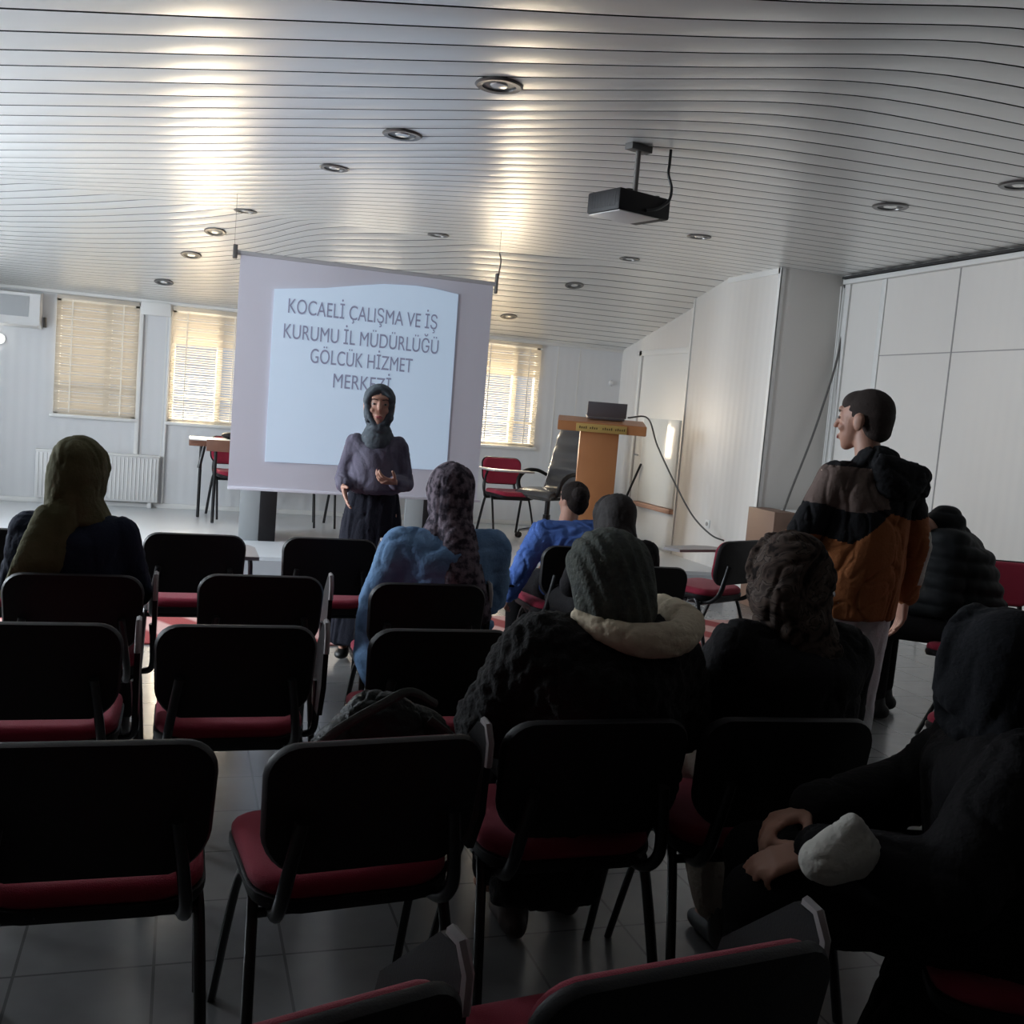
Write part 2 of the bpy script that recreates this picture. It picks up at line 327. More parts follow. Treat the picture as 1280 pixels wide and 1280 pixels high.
# windows with blinds
for i, (a, b) in enumerate(WINS):
    bm = nb(); y0, y1 = FARY+.02, FARY+.09; t = .045
    box(bm, (a, y0, WZ[0]), (b, y1, WZ[0]+t), .004); box(bm, (a, y0, WZ[1]-t), (b, y1, WZ[1]), .004); box(bm, (a, y0, WZ[0]), (a+t, y1, WZ[1]), .004); box(bm, (b-t, y0, WZ[0]), (b, y1, WZ[1]), .004)
    m_ = a+(b-a)*.63; box(bm, (m_-.03, y0+.01, WZ[0]), (m_+.03, y1-.01, WZ[1]), .004)
    box(bm, (a, y0+.005, 1.385), (b, y1-.01, 1.415), .003)
    wn = struct('window_%d' % (i+1), bm, M['frame'])
    bm = nb(); box(bm, (a+.02, FARY+.05, WZ[0]+.02), (b-.02, FARY+.055, WZ[1]-.02)); obj('pane', bm, M['glass'], wn)
    bm = nb(); box(bm, (a-.03, FARY-.035, WZ[0]-.035), (b+.03, FARY+.02, WZ[0]), .006); obj('window_sill', bm, M['trim'], wn)
for i, (a, b) in enumerate(SIDE):
    bm = nb()
    for q in ((a, a+.05), (b-.05, b), ((a+b)/2-.03, (a+b)/2+.03)): box(bm, (XL-.09, q[0], 1.1), (XL-.03, q[1], 2.3))
    for q in ((1.1, 1.15), (2.25, 2.3)): box(bm, (XL-.09, a, q[0]), (XL-.03, b, q[1]))
    wn = struct('window_%d' % (i+5), bm, M['frame'])
    bm = nb(); box(bm, (XL-.062, a, 1.1), (XL-.058, b, 2.3)); obj('pane', bm, M['glass'], wn)
LB = {0: 'beige venetian blind on the leftmost far window, next to the air conditioner', 1: 'beige venetian blind on the window between leftmost window and projection screen', 3: 'beige venetian blind on the far window right of the projection screen'}
TILT = {0: 62, 1: 22, 3: 22}
for i in (0, 1, 3):
    a, b = WINS[i]; t = thing('venetian_blind', LB[i], 'blind', ((a+b)/2, FARY-.03, 0), 0, 'blinds on the far windows'); h = (b-a)/2-.005
    bm = nb(); n = 44; rot = Matrix.Rotation(math.radians(TILT[i]), 3, 'X')
    for k in range(n):
        z = 1.16+k*(2.27-1.16)/n; ang = rot
        if i and k > 30: ang = Matrix.Rotation(math.radians(66), 3, 'X')
        sag = .002*math.sin(k*1.7)
        box(bm, (-h, -.0125, z-.0006+sag), (h, .0125, z+.0006+sag), rot=ang)
    obj('slats', bm, M['blind'], t)
    bm = nb(); box(bm, (-h, -.02, 2.275), (h, .02, 2.315), .003); obj('headrail', bm, M['blind'], t)
    bm = nb(); box(bm, (-h, -.014, 1.135), (h, .014, 1.15), .003); obj('bottom_rail', bm, M['blind'], t)
    for s in (-.62, .62):
        bm = nb(); box(bm, (s*h-.006, -.0155, 1.14), (s*h+.006, -.0145, 2.28)); obj('ladder_tape', bm, M['cord'], t)
# door on the stage side wall
bm = nb(); X0 = 4.97
box(bm, (X0-.02, 9.5, STZ), (X0, 10.85, 2.30)); box(bm, (X0-.035, 10.78, STZ), (X0, 10.85, 2.33), .004); box(bm, (X0-.035, 9.5, 2.27), (X0, 10.85, 2.33), .004)
d = struct('door_1', bm, M['trim'])
bm = nb(); box(bm, (X0-.024, 9.5, STZ), (X0-.02, 9.52, 2.27)); box(bm, (X0-.024, 10.755, STZ), (X0-.0195, 10.775, 2.27)); obj('door_gap', bm, M['seam'], d)
bm = nb(); cyl(bm, (X0-.02, 10.68, 1.15), (X0-.06, 10.68, 1.15), .011); cyl(bm, (X0-.06, 10.68, 1.15), (X0-.06, 10.58, 1.15), .009); obj('door_handle', bm, M['chrome'], d)
# ------------------------------------------------------------------ the rug
bm = nb(); box(bm, (-2.6, 6.15, 0), (4.35, 7.08, .012), .004); tag(obj('rug', bm, M['rug']), 'long red and white striped runner rug on the floor before the stage', 'rug')
# ------------------------------------------------------------------ far wall fittings
t = thing('air_conditioner', 'white wall-mounted air conditioner at the left edge of the far wall', 'air conditioner', (-1.78, FARY, 1.95))
bm = nb(); prism(bm, [(0, 0), (-.17, .03), (-.21, .10), (-.20, .33), (0, .36)], -.42, .40, 'YZ'); obj('housing', bm, M['white'], t)
bm = nb(); box(bm, (-.36, -.212, .10), (.30, -.206, .30), .003); obj('front_panel', bm, mat('ac_panel_grey', (.42, .44, .45), .4), t)
bm = nb(); box(bm, (-.40, -.16, .012), (.38, -.10, .028), .003, rot=Matrix.Rotation(-.3, 3, 'X')); obj('louvre', bm, M['trim'], t)
bm = nb(); cyl(bm, (.43, -.03, .12), (.43, -.03, .02), .016); obj('pipe', bm, M['cable'], t)
t = thing('radiator', 'white ribbed panel radiator below the leftmost far window', 'radiator', (-.80, FARY, STZ))
bm = nb(); box(bm, (-.58, -.10, .06), (.60, -.03, .54), .01)
for k in range(30): box(bm, (-.56+k*.0385, -.108, .08), (-.548+k*.0385, -.098, .52), .003)
obj('panel', bm, M['white'], t)
bm = nb(); box(bm, (-.585, -.112, .535), (.605, -.02, .555), .004); obj('top_grille', bm, M['trim'], t)
for s in (-.5, .52):
    bm = nb(); box(bm, (s-.02, -.08, 0), (s+.02, 0, .07), .003); obj('foot', bm, M['white'], t)
t = thing('wall_lamp', 'small bright round lamp on the wall below the air conditioner', 'lamp', (-1.76, FARY, 1.82))
bm = nb(); bmesh.ops.create_uvsphere(bm, u_segments=16, v_segments=10, radius=.045)
for v in bm.verts: v.co.y = v.co.y*.5-.035
obj('bulb', bm, M['lit'], t)
bm = nb(); cyl(bm, (0, 0, 0), (0, -.02, 0), .055); obj('base', bm, M['white'], t)
t = thing('smoke_detector', 'small round white detector high on the far wall by the stage corner', 'detector', at(764, 479, y=FARY))
bm = nb(); cyl(bm, (0, 0, 0), (0, -.03, 0), .035, .026); obj('housing', bm, M['white'], t)
bm = nb(); cyl(bm, (0, -.03, 0), (0, -.036, 0), .012); obj('cap', bm, M['trim'], t)
# ------------------------------------------------------------------ projection screen
SY = 8.0
t = thing('projection_screen', 'large hanging white projection screen showing a title slide behind the speaker', 'projection screen', (0, SY, 0))
bm = nb(); nx = 24; fr = []; bk = []
for i in range(nx+1):
    x_ = .355+i*1.96/nx; yw = .004*math.sin(i*.55)
    fr.append((bm.verts.new((x_, yw-.001, .77)), bm.verts.new((x_, yw*.2-.001, 2.50)))); bk.append((bm.verts.new((x_, yw+.003, .77)), bm.verts.new((x_, yw*.2+.003, 2.50))))
for i in range(nx):
    bm.faces.new((fr[i][0], fr[i+1][0], fr[i+1][1], fr[i][1])); bm.faces.new((bk[i][0], bk[i][1], bk[i+1][1], bk[i+1][0]))
    for q in (0, 1): bm.faces.new((fr[i][q], bk[i][q], bk[i+1][q], fr[i+1][q]))
for i in (0, nx): bm.faces.new((fr[i][0], fr[i][1], bk[i][1], bk[i][0]))
obj('fabric', bm, M['screen'], t)
bm = nb(); box(bm, (.355, -.012, .755), (2.345, .014, .778), .004); obj('bottom_bar', bm, M['screen'], t)
bm = nb(); cyl(bm, (.33, .012, 2.515), (2.335, .012, 2.515), .018); obj('roller', bm, mat('roller_grey', (.45, .44, .45), .5), t)
bm = nb(); box(bm, (.30, -.02, 2.47), (.332, .035, 2.57), .004); box(bm, (.308, 0, 2.56), (.310, .002, 2.935)); obj('bracket', bm, M['cable'], t)
bm = nb(); box(bm, (2.345, 0, 2.74), (2.347, .002, 2.935)); tube(bm, bez([(2.345, .0, 2.76), (2.36, -.005, 2.70), (2.35, -.01, 2.60), (2.335, 0, 2.44)]), .006); box(bm, (2.332, -.02, 2.44), (2.348, .03, 2.60), .003); obj('bracket', bm, M['cable'], t)
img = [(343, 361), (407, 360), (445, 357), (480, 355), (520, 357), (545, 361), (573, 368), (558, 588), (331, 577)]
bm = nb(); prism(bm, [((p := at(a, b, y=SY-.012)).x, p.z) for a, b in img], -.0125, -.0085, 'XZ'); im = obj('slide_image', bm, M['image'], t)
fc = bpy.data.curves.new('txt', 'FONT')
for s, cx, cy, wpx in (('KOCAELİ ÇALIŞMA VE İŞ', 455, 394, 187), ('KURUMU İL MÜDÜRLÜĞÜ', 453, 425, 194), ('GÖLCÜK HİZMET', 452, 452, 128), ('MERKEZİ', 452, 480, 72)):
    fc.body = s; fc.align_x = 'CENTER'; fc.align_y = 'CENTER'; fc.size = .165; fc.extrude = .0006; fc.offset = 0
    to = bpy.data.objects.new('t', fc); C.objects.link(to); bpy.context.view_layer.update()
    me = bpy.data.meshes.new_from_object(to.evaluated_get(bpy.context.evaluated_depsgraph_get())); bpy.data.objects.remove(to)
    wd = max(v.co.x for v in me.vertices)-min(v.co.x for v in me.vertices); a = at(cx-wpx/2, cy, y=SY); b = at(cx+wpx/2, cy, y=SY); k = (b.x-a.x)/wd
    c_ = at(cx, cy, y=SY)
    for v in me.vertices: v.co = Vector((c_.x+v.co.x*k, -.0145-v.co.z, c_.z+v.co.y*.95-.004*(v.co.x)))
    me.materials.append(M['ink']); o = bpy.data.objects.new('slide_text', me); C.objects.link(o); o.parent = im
# ------------------------------------------------------------------ projector and ceiling lights
t = thing('projector', 'black projector hanging from the slatted ceiling on a pole', 'projector', (2.17, 5.05, 2.62), .30)
bm = nb(); box(bm, (-.18, -.12, -.055), (.17, .14, .055), .012)
for k in range(10): box(bm, (-.181, -.09+k*.02, -.035), (-.178, -.082+k*.02, .035))
obj('housing', bm, M['black'], t)
bm = nb(); box(bm, (-.17, -.115, -.059), (.10, .13, -.055), .001); obj('underside_reflection', bm, M['white'], t)  # white sheet painting the bright reflection on the projector's underside
bm = nb(); cyl(bm, (-.06, .13, 0), (-.06, .175, 0), .036); obj('lens', bm, M['chrome'], t)
bm = nb(); cyl(bm, (.02, 0, .05), (.02, 0, .30), .014); cyl(bm, (.02, 0, .055), (.02, 0, .075), .04); obj('pole', bm, mat('grey_pole', (.14, .13, .12), .4), t)
bm = nb(); box(bm, (-.05, -.03, .285), (.09, .03, .318), .003); obj('ceiling_plate', bm, M['cable'], t)
bm = nb(); cyl(bm, (-.07, -.06, .053), (-.07, -.06, .07), .02); obj('knob', bm, M['black'], t); bm = nb(); cyl(bm, (.12, -.06, .053), (.12, -.06, .068), .016); obj('knob', bm, M['black'], t)
bm = nb(); tube(bm, bez([(2.36, 5.03, 2.935), (2.355, 5.02, 2.86), (2.345, 5.0, 2.80), (2.36, 4.98, 2.73), (2.345, 4.96, 2.665), (2.31, 4.95, 2.63), (2.26, 4.93, 2.60), (2.20, 4.92, 2.585)]), .008)
tag(obj('cable', bm, M['tube']), 'black cable looping from ceiling down to the projector', 'cable')
DL = [(624, 105, 'round recessed ceiling light nearest the camera, largest one, above warm window reflection'), (503, 167, 'dark recessed ceiling light, second nearest in the diagonal row, dark upper rim'),
 (418, 209, 'recessed ceiling light, third nearest in the diagonal row left of middle'), (307, 263, 'thin recessed ceiling light, fourth in the diagonal row, above left of screen bracket'),
 (269, 289, 'flat grey recessed ceiling light just left of the projection screen top'), (239, 318, 'recessed ceiling light on the warm reflection left of projection screen'),
 (205, 352, 'farthest recessed ceiling light of the left row, above gap between two windows'), (548, 293, 'small recessed ceiling light above the projection screen top edge'),
 (1113, 257, 'recessed ceiling light above the standing man, between projector and right wall'), (874, 295, 'recessed ceiling light just below right of the projector'),
 (787, 323, 'flat grey recessed ceiling light below the projector'), (718, 356, 'small recessed ceiling light above the lectern'), (636, 395, 'farthest right recessed ceiling light above the right blind'),
 (1275, 230, 'recessed ceiling light cut by the right edge of the view')]
first = None
for px, py, lab in DL:
    p = at(px, py, z=CH)
    if p.y > 8.8:
        for _ in range(30):
            d = (p-Vector((0, 0, EYE))); y = p.y; lo, hi = 8.8, 11.35
            for _ in range(40):
                m_ = (lo+hi)/2; q = Vector((0, 0, EYE)) + d*(m_/d.y)
                if q.z > ceilz(m_): hi = m_
                else: lo = m_
            p = q; break
    if first is None:
        first = thing('ceiling_light', lab, 'ceiling light', p, 0, 'recessed ceiling lights')
        bm = nb(); lathe(bm, [(.072, .0), (.105, .0), (.108, -.008), (.10, -.014), (.076, -.012), (.072, .012)]); obj('rim', bm, mat('dark_metal_rim', (.16, .155, .15), .3, metal=.6), first)
        bm = nb(); lathe(bm, [(.0735, -.006), (.0745, .0), (.060, .012), (.001, .0125)]); obj('recess', bm, M['dgrey'], first)
        bm = nb(); lathe(bm, [(.001, .004), (.03, .004), (.042, -.004), (.036, -.01), (.001, -.012)]); obj('lens', bm, M['bulb'], first)
    else:
        r = dup(first, p, 0, lab)
        if p.y > 6: r.scale = (.86, .86, .86)
        if p.y > 8.8: r.rotation_euler = (-math.atan(.2243), 0, 0)
# ------------------------------------------------------------------ chairs of the audience
def rpoly(w, h, r, n=6, bow=0, taper=0):
    out = []
    for cx, cy, a0 in ((w/2-r, h/2-r, 0), (-w/2+r, h/2-r, 90), (-w/2+r, -h/2+r, 180), (w/2-r, -h/2+r, 270)):
        for k in range(n+1):
            a = math.radians(a0+90*k/n); x, y = cx+r*math.cos(a), cy+r*math.sin(a)
            if y < 0: y -= bow*(1-(x/(w/2))**2); x *= 1-taper*(-y/(h/2))
            out.append((x, y))
    return out
def pad(bm, poly, f, g, th0, th1, n=5):
    """cushion: rings shrinking inward; f(x,y,t) places a point, t = thickness position"""
    def ring(s, t): return [bm.verts.new(f(x*s, y*s, t)) for x, y in poly]
    prof = [(1-.16*(1-math.cos(math.radians(90*k/n))), th0+(th1-th0)*math.sin(math.radians(90*k/n))) for k in range(n+1)]
    R_ = [ring(s, t) for s, t in ((.55, g), (.97, g), (1, g*.5+th0*.5))] + [ring(s, t) for s, t in prof] + [ring(.5, th1*1.04)]
    for a, b in zip(R_, R_[1:]):
        m_ = len(a)
        for k in range(m_): bm.faces.new((a[k], a[(k+1) % m_], b[(k+1) % m_], b[k]))
    bm.faces.new(R_[0][::-1]); bm.faces.new(R_[-1])
def make_chair():
    t = thing('conference_chair', 'x', 'chair')
    bp = rpoly(.468, .275, .072, bow=.03, taper=.05); tilt = .16
    def fb(x, y, u): return Vector((x, -.02 - (y)*tilt + u + (x/.23)**2*(.028), .68 + y))
    bm = nb(); pad(bm, bp, fb, -.020, .002, .004); obj('backrest_shell', bm, M['black'], t)
    bp2 = [(x*.955, y*.95) for x, y in bp]
    bm = nb(); pad(bm, bp2, fb, .002, .020, .038); obj('backrest_pad', bm, M['red'], t)
    sp = rpoly(.455, .44, .10, bow=.0, taper=-.0)
    def fs(x, y, u): return Vector((x, .27 + y, .44 + u - .03*max(0, (y-.1)/.12)**2*.3 + .012*(x/.22)**2))
    bm = nb(); pad(bm, sp, lambda x, y, u: fs(x, y, u) , -.030, .0, .004); obj('seat_shell', bm, M['black'], t)
    bm = nb(); pad(bm, [(x*.98, y*.98) for x, y in sp], fs, .0, .018, .045); obj('seat_pad', bm, M['red'], t)
    for s in (-1, 1):
        bm = nb(); tube(bm, bez([(s*.20, .20, .405), (s*.215, .12, .395), (s*.235, .0, .02), (s*.235, 0, 0)], 6), .0135, 10, .75); obj('leg', bm, M['tube'], t)
        bm = nb(); tube(bm, bez([(s*.20, .22, .405), (s*.215, .30, .395), (s*.235, .46, .02), (s*.235, .465, 0)], 6), .0135, 10, .75); obj('leg', bm, M['tube'], t)
        bm = nb(); tube(bm, bez([(s*.17, .22, .40), (s*.18, .07, .41), (s*.185, -.01, .47), (s*.175, -.035, .56), (s*.16, -.05, .66)], 6), .012, 10, 1.3); obj('back_support', bm, M['tube'], t)
    bm = nb(); cyl(bm, (-.21, .12, .395), (.21, .12, .395), .011); cyl(bm, (-.21, .32, .395), (.21, .32, .395), .011); obj('cross_bar', bm, M['tube'], t)
    return t
def add_tablet(t, mode='stowed'):
    bm = nb()
    if mode == 'stowed':
        tube(bm, bez([(.21, .22, .40), (.265, .20, .42), (.268, .17, .52), (.262, .16, .60)], 6), .012, 8); arm = obj('tablet_arm', bm, M['tube'], t)
        bm = nb(); prism(bm, [(.05, .60), (.04, .77), (.06, .80), (.10, .80), (.26, .66), (.28, .60), (.24, .50), (.10, .50)], .262, .278, 'YZ')
        o = obj('writing_tablet', bm, M['black'], t); bm = nb(); tube(bm, [(.270, .038, .715), (.270, .036, .77), (.270, .056, .804), (.270, .085, .808)], .009, 6); obj('tablet_edge', bm, M['grey_edge'], o)
    else:
        tube(bm, bez([(.21, .22, .40), (.27, .22, .42), (.275, .22, .60), (.27, .26, .685)], 6), .012, 8); arm = obj('tablet_arm', bm, M['tube'], t)
        bm = nb(); prism(bm, [(.30, .02), (.30, .34), (.27, .42), (.18, .47), (-.10, .50), (-.18, .46), (-.16, .34), (.12, .28), (.20, .22), (.22, .02)], .69, .708, 'XY')
        o = obj('writing_tablet', bm, M['grey_edge'], t)
proto = make_chair()
protoT = make_chair(); add_tablet(protoT)
protoO = make_chair(); add_tablet(protoO, 'open')
used = {}
def chair(x, y, rz, label, kind='T', group='conference chairs of the audience', z=0, s=1):
    src = {'P': proto, 'T': protoT, 'O': protoO}[kind]
    if kind not in used: r = src; used[kind] = 1; r.location = (x, y, z); r.rotation_euler = (0, 0, rz); r['label'] = label; r['group'] = group
    else: r = dup(src, (x, y, z), rz, label, group)
    return r
CHAIRS = [
 (-.13, 2.06, 0, 'empty black-backed chair filling the lower left corner, red seat below its back', 'P'),
 (.42, 2.04, .10, 'empty black-backed chair in nearest full row, second from left, red seat sticking out left', 'T'),
 (.955, 2.14, 0, 'black-backed chair under the woman in the black fur coat and grey-green head wrap', 'P'),
 (1.46, 2.13, -.08, 'black-backed chair under the woman in the brown patterned headscarf', 'P'),
 (-.36, 3.08, 0, 'empty chair at the left edge in the second row, red seat showing below back', 'T'),
 (.19, 3.08, 0, 'empty black-backed chair in second row, left of the black backpack', 'T'),
 (.81, 3.06, 0, 'black-backed chair just beyond the black backpack, in front of the denim woman\'s chair', 'P'),
 (-.33, 3.86, 0, 'black-backed chair under the woman in the olive headscarf', 'T'),
 (.32, 3.94, 0, 'empty chair in third row, between olive-scarfed woman and denim-jacketed woman', 'T'),
 (.95, 3.86, 0, 'black-backed chair under the woman in the denim jacket', 'T'),
 (-.62, 4.95, 0, 'chair cut by the left edge beside the olive-scarfed woman, front row', 'P'),
 (.09, 5.02, 0, 'empty front-row chair right of the olive-scarfed woman, dark backrest and red seat', 'O'),
 (.73, 5.05, 0, 'empty front-row chair just left of the denim-jacketed woman, below the speaker', 'T'),
 (2.10, 5.12, 0, 'chair under the woman in the blue jacket', 'P'),
 (2.18, 4.50, 0, 'chair under the person in the black headscarf', 'P'),
 (3.42, 5.72, .45, 'empty chair turned left with raised writing tablet, right of the black-scarfed person', 'O'),
 (5.05, 5.25, PI-.3, 'chair with bright red backrest facing the camera by the right wall', 'P'),
 (4.26, 4.15, .75, 'chair of the person in the black puffer jacket, crossed black legs beside the man', 'P'),
 (3.05, 2.75, .1, 'dark chair behind the figure at the right edge, only top of back showing', 'P'),
 (1.96, 1.44, 1.05, 'chair under the black-clad seated figure at the lower right edge', 'P'),
 (.14, 1.10, .28, 'red-topped chair cut off at the bottom edge, left of the two nearest', 'T'),
 (.67, 1.14, .12, 'red-topped chair cut off at the bottom edge, wider one on the right', 'T')]
for c_ in CHAIRS: chair(*c_)
# ------------------------------------------------------------------ furniture on the stage
S = STZ
for x0, rz, lab in ((1.12, PI-.1, 'chair under the stage desk, left pair of dark legs below the screen'), (1.70, PI+.1, 'chair under the stage desk, right pair of dark legs below the screen')):
    chair(x0, 10.75, rz, lab, 'P', 'chairs behind the stage desk', S)
chair(3.32, 10.60, PI+.12, 'red chair with folding tablet on stage between screen and lectern, facing the camera', 'O', 'red chairs on the stage', S)
chair(.52, 11.12, PI+.2, 'red chair on stage half hidden behind small table and screen edge', 'P', 'red chairs on the stage', S)
t = thing('stage_desk', 'dark desk with grey side panels on the stage behind the projection screen', 'desk', (0, 9.2, S))
bm = nb(); box(bm, (.45, -.02, .47), (2.40, .66, .50), .004); obj('desk_top', bm, M['wood_d'], t)
for a in (.52, 1.99):
    bm = nb(); box(bm, (a, .0, 0), (a+.17, .03, .47), .003); obj('side_panel', bm, M['panelgrey'], t)
for a in (.69, 2.16):
    bm = nb(); box(bm, (a, -.01, 0), (a+.145, .60, .47), .005); obj('leg', bm, M['black'], t)
t = thing('small_table', 'small white-topped table with dark edge and thin black legs on the stage left', 'table', (0, 10.3, S))
bm = nb(); box(bm, (.08, .0, .795), (.88, .5, .81), .003); obj('table_top', bm, M['offwhite'], t)
bm = nb(); box(bm, (.24, -.02, .70), (.92, .0, .812), .003); box(bm, (.08, .0, .74), (.24, .48, .795), .003); obj('apron', bm, M['wood_d'], t)
for a in ((.33, .03), (.85, .03), (.2, .45), (.80, .45)):
    bm = nb(); cyl(bm, (a[0], a[1], 0), (a[0], a[1], .74), .016); obj('leg', bm, M['tube'], t)
bm = nb(); cyl(bm, (.18, -.01, .53), (.22, .01, .74), .018); obj('brace', bm, M['tube'], t)
p = at(288, 541, y=10.6)
bm = nb(); bmesh.ops.create_uvsphere(bm, u_segments=16, v_segments=10, radius=.07)
for v in bm.verts: v.co = Vector((p.x+v.co.x*1.2, 10.65+v.co.y, S+.81+.035+v.co.z*.5))
tag(obj('handbag', bm, M['black']), 'small black bag lying on the white-topped stage table', 'bag')
# lectern
t = thing('lectern', 'cherry wood lectern with wide top and brass plate, right of the screen', 'lectern', (3.80, 9.05, S), -.36)
bm = nb(); box(bm, (-.20, 0, .05), (.17, .36, 1.20), .006); obj('body', bm, M['wood'], t)
bm = nb(); box(bm, (-.235, -.04, 0), (.265, .45, .06), .005); obj('base', bm, M['wood_d'], t)
bm = nb(); prism(bm, [(-.07, 1.185), (-.07, 1.275), (.42, 1.325), (.42, 1.23)], -.42, .42, 'YZ'); bmesh.ops.bevel(bm, geom=bm.edges[:], offset=.005, segments=2, affect='EDGES'); obj('top', bm, M['wood'], t)
bm = nb(); box(bm, (-.245, -.083, 1.187), (.235, -.071, 1.262), .003); pl = obj('name_plate', bm, M['plate'], t)
bm = nb()
for k in range(22): 
    if k not in (4, 9, 10, 16): box(bm, (-.215+k*.020, -.0845, 1.214), (-.204+k*.020, -.083, 1.214+(.018 if k % 3 else .024)))
obj('lettering', bm, M['letter'], pl)
t = thing('laptop', 'grey open laptop standing on the lectern', 'laptop', (3.90, 9.2, S+1.325), -.30)
bm = nb(); box(bm, (-.18, .0, .0), (.18, .24, .018), .004, rot=Matrix.Rotation(.10, 3, 'X')); obj('keyboard_base', bm, M['lap'], t)
bm = nb(); box(bm, (-.19, -.02, .01), (.19, -.008, .155), .004, rot=Matrix.Rotation(.15, 3, 'X'), piv=(0, -.01, 0)); obj('lid', bm, M['lap'], t)
# office chair
t = thing('office_chair', 'black leather office chair with ribbed high back left of the lectern', 'office chair', at(668, 655, z=S+.05)*0+Vector((3.74, 10.20, S)), -1.05)
def slabpad(bm, pts, w, th, rib=0):
    """upholstered strip following pts in the local YZ plane"""
    pts = bez(pts, 6); n = len(pts); rings = []
    for i, q in enumerate(pts):
        d_ = (pts[min(i+1, n-1)]-pts[max(i-1, 0)]).normalized(); nrm = Vector((0, -d_.z, d_.y)); tt = th*(1+rib*math.cos(i*2*PI/6)) * (1 if 0 < i < n-1 else .55)
        ring = []
        for k in range(16):
            a = 2*PI*k/16; ca, sa = math.cos(a), math.sin(a); x_ = w*(abs(ca)**.35)*(1 if ca > 0 else -1); u_ = tt*(abs(sa)**.7)*(1 if sa > 0 else -1)
            ring.append(bm.verts.new(q + Vector((x_*(1 if 0 < i < n-1 else .95), 0, 0)) + nrm*u_))
        rings.append(ring)
    for a, b in zip(rings, rings[1:]):
        for k in range(16): bm.faces.new((a[k], a[(k+1) % 16], b[(k+1) % 16], b[k]))
    bm.faces.new(rings[0][::-1]); bm.faces.new(rings[-1])
bm = nb(); slabpad(bm, [(0, -.27, .44), (0, -.22, .49), (0, 0, .50), (0, .20, .49)], .25, .045); obj('seat', bm, M['leather'], t)
bm = nb(); slabpad(bm, [(0, .19, .50), (0, .25, .60), (0, .28, .75), (0, .32, .92), (0, .37, 1.08), (0, .42, 1.20)], .24, .028, .35); obj('backrest', bm, M['leather'], t)
bm = nb(); slabpad(bm, [(0, .41, 1.19), (0, .44, 1.26), (0, .45, 1.31)], .20, .035); obj('headrest', bm, M['leather'], t)
for s in (-1, 1):
    bm = nb(); tube(bm, bez([(s*.26, .27, .66), (s*.29, .12, .71), (s*.30, -.05, .70), (s*.295, -.16, .62), (s*.27, -.17, .52), (s*.20, -.14, .46)]), .017, 10, 1.4); obj('armrest', bm, M['black'], t)
bm = nb()
for s in (-1, 1): tube(bm, bez([(s*.245, .18, .48), (s*.25, .29, .75), (s*.25, .42, 1.12), (s*.20, .46, 1.24)]), .012)
obj('back_frame', bm, M['chrome'], t)
bm = nb(); cyl(bm, (0, 0, .10), (0, 0, .44), .028); cyl(bm, (0, 0, .12), (0, 0, .26), .04); box(bm, (-.12, -.12, .42), (.12, .12, .45), .01); obj('gas_column', bm, M['tube'], t)
bm = nb()
for k in range(5):
    a = 2*PI*k/5+.3; tube(bm, [(0, 0, .12), (.16*math.cos(a), .16*math.sin(a), .10), (.29*math.cos(a), .29*math.sin(a), .075)], [.026, .02, .014])
obj('star_base', bm, M['chrome'], t)
for k in range(5):
    a = 2*PI*k/5+.3; bm = nb(); x_, y_ = .29*math.cos(a), .29*math.sin(a)
    for s in (-.014, .014): cyl(bm, (x_+s-.008, y_, .03), (x_+s+.008, y_, .03), .03)
    cyl(bm, (x_, y_, .04), (x_, y_, .08), .008); obj('caster', bm, M['rubber'], t)
# whiteboard with wooden tray, pole, cables
t = thing('whiteboard', 'glossy whiteboard with a brown wooden tray on the right stage wall', 'whiteboard', (4.935, 10.1, 0))
bm = nb(); box(bm, (-.015, -.45, .64), (.02, .42, 1.57), .004); obj('board', bm, M['board'], t)
bm = nb(); box(bm, (-.05, -.46, .585), (.02, .46, .635), .005); obj('tray', bm, mat('tray_wood', (.42, .24, .17), .5), t)
bm = nb(); a = at(797, 580, x=4.86); b = at(789, 668, z=S); cyl(bm, (4.90, a.y, a.z), (4.80, b.y-.05, S), .013); tag(obj('pole', bm, M['tube']), 'thin black pole leaning beside the whiteboard', 'pole')
bm = nb(); L0 = Vector((4.28, 9.28, S+1.33))
tube(bm, bez([L0-Vector((.12, 0, -.02)), L0+Vector((.05, -.1, .03)), at(822, 558, y=8.85), at(845, 607, y=8.7), at(866, 645, y=8.6), at(888, 668, y=8.45), at(905, 676, y=8.4)]), .008); tag(obj('cable', bm, M['cable']), 'grey cable sagging from the lectern down to the right beside the pillar', 'cable')
bm = nb(); tube(bm, bez([at(812, 440, x=4.955), at(806, 520, x=4.955), at(799, 600, x=4.955), at(790, 655, x=4.955)]), .005); tag(obj('cable', bm, M['cable']), 'thin grey cable running down the wall behind the lectern', 'cable')
t = thing('wall_socket', 'small white wall socket low on the left face of the white pillar', 'socket', at(885, 655, x=XC))
bm = nb(); box(bm, (-.012, -.04, -.04), (0, .04, .04), .004); obj('plate', bm, M['trim'], t)
bm = nb(); cyl(bm, (-.018, 0, 0), (-.011, 0, 0), .02); obj('insert', bm, M['seam'], t)
bm = nb(); tube(bm, bez([(5.46, 7.86, 2.90), at(1058, 380, y=7.86), at(1046, 450, y=7.82), at(1026, 515, y=7.8), at(1010, 560, y=7.78), at(990, 610, y=7.72), at(979, 640, y=7.65)]), .010); tag(obj('cable', bm, M['cable']), 'dark cable hanging from the ceiling corner beside the pillar down to the cabinet', 'cable')
bm = nb(); tube(bm, bez([(5.44, 7.85, 2.84), (5.45, 7.85, 2.2), (5.45, 7.85, 1.2)]), .006); tag(obj('cable', bm, M['trim']), 'pale cable fixed in the corner beside the pillar', 'cable')
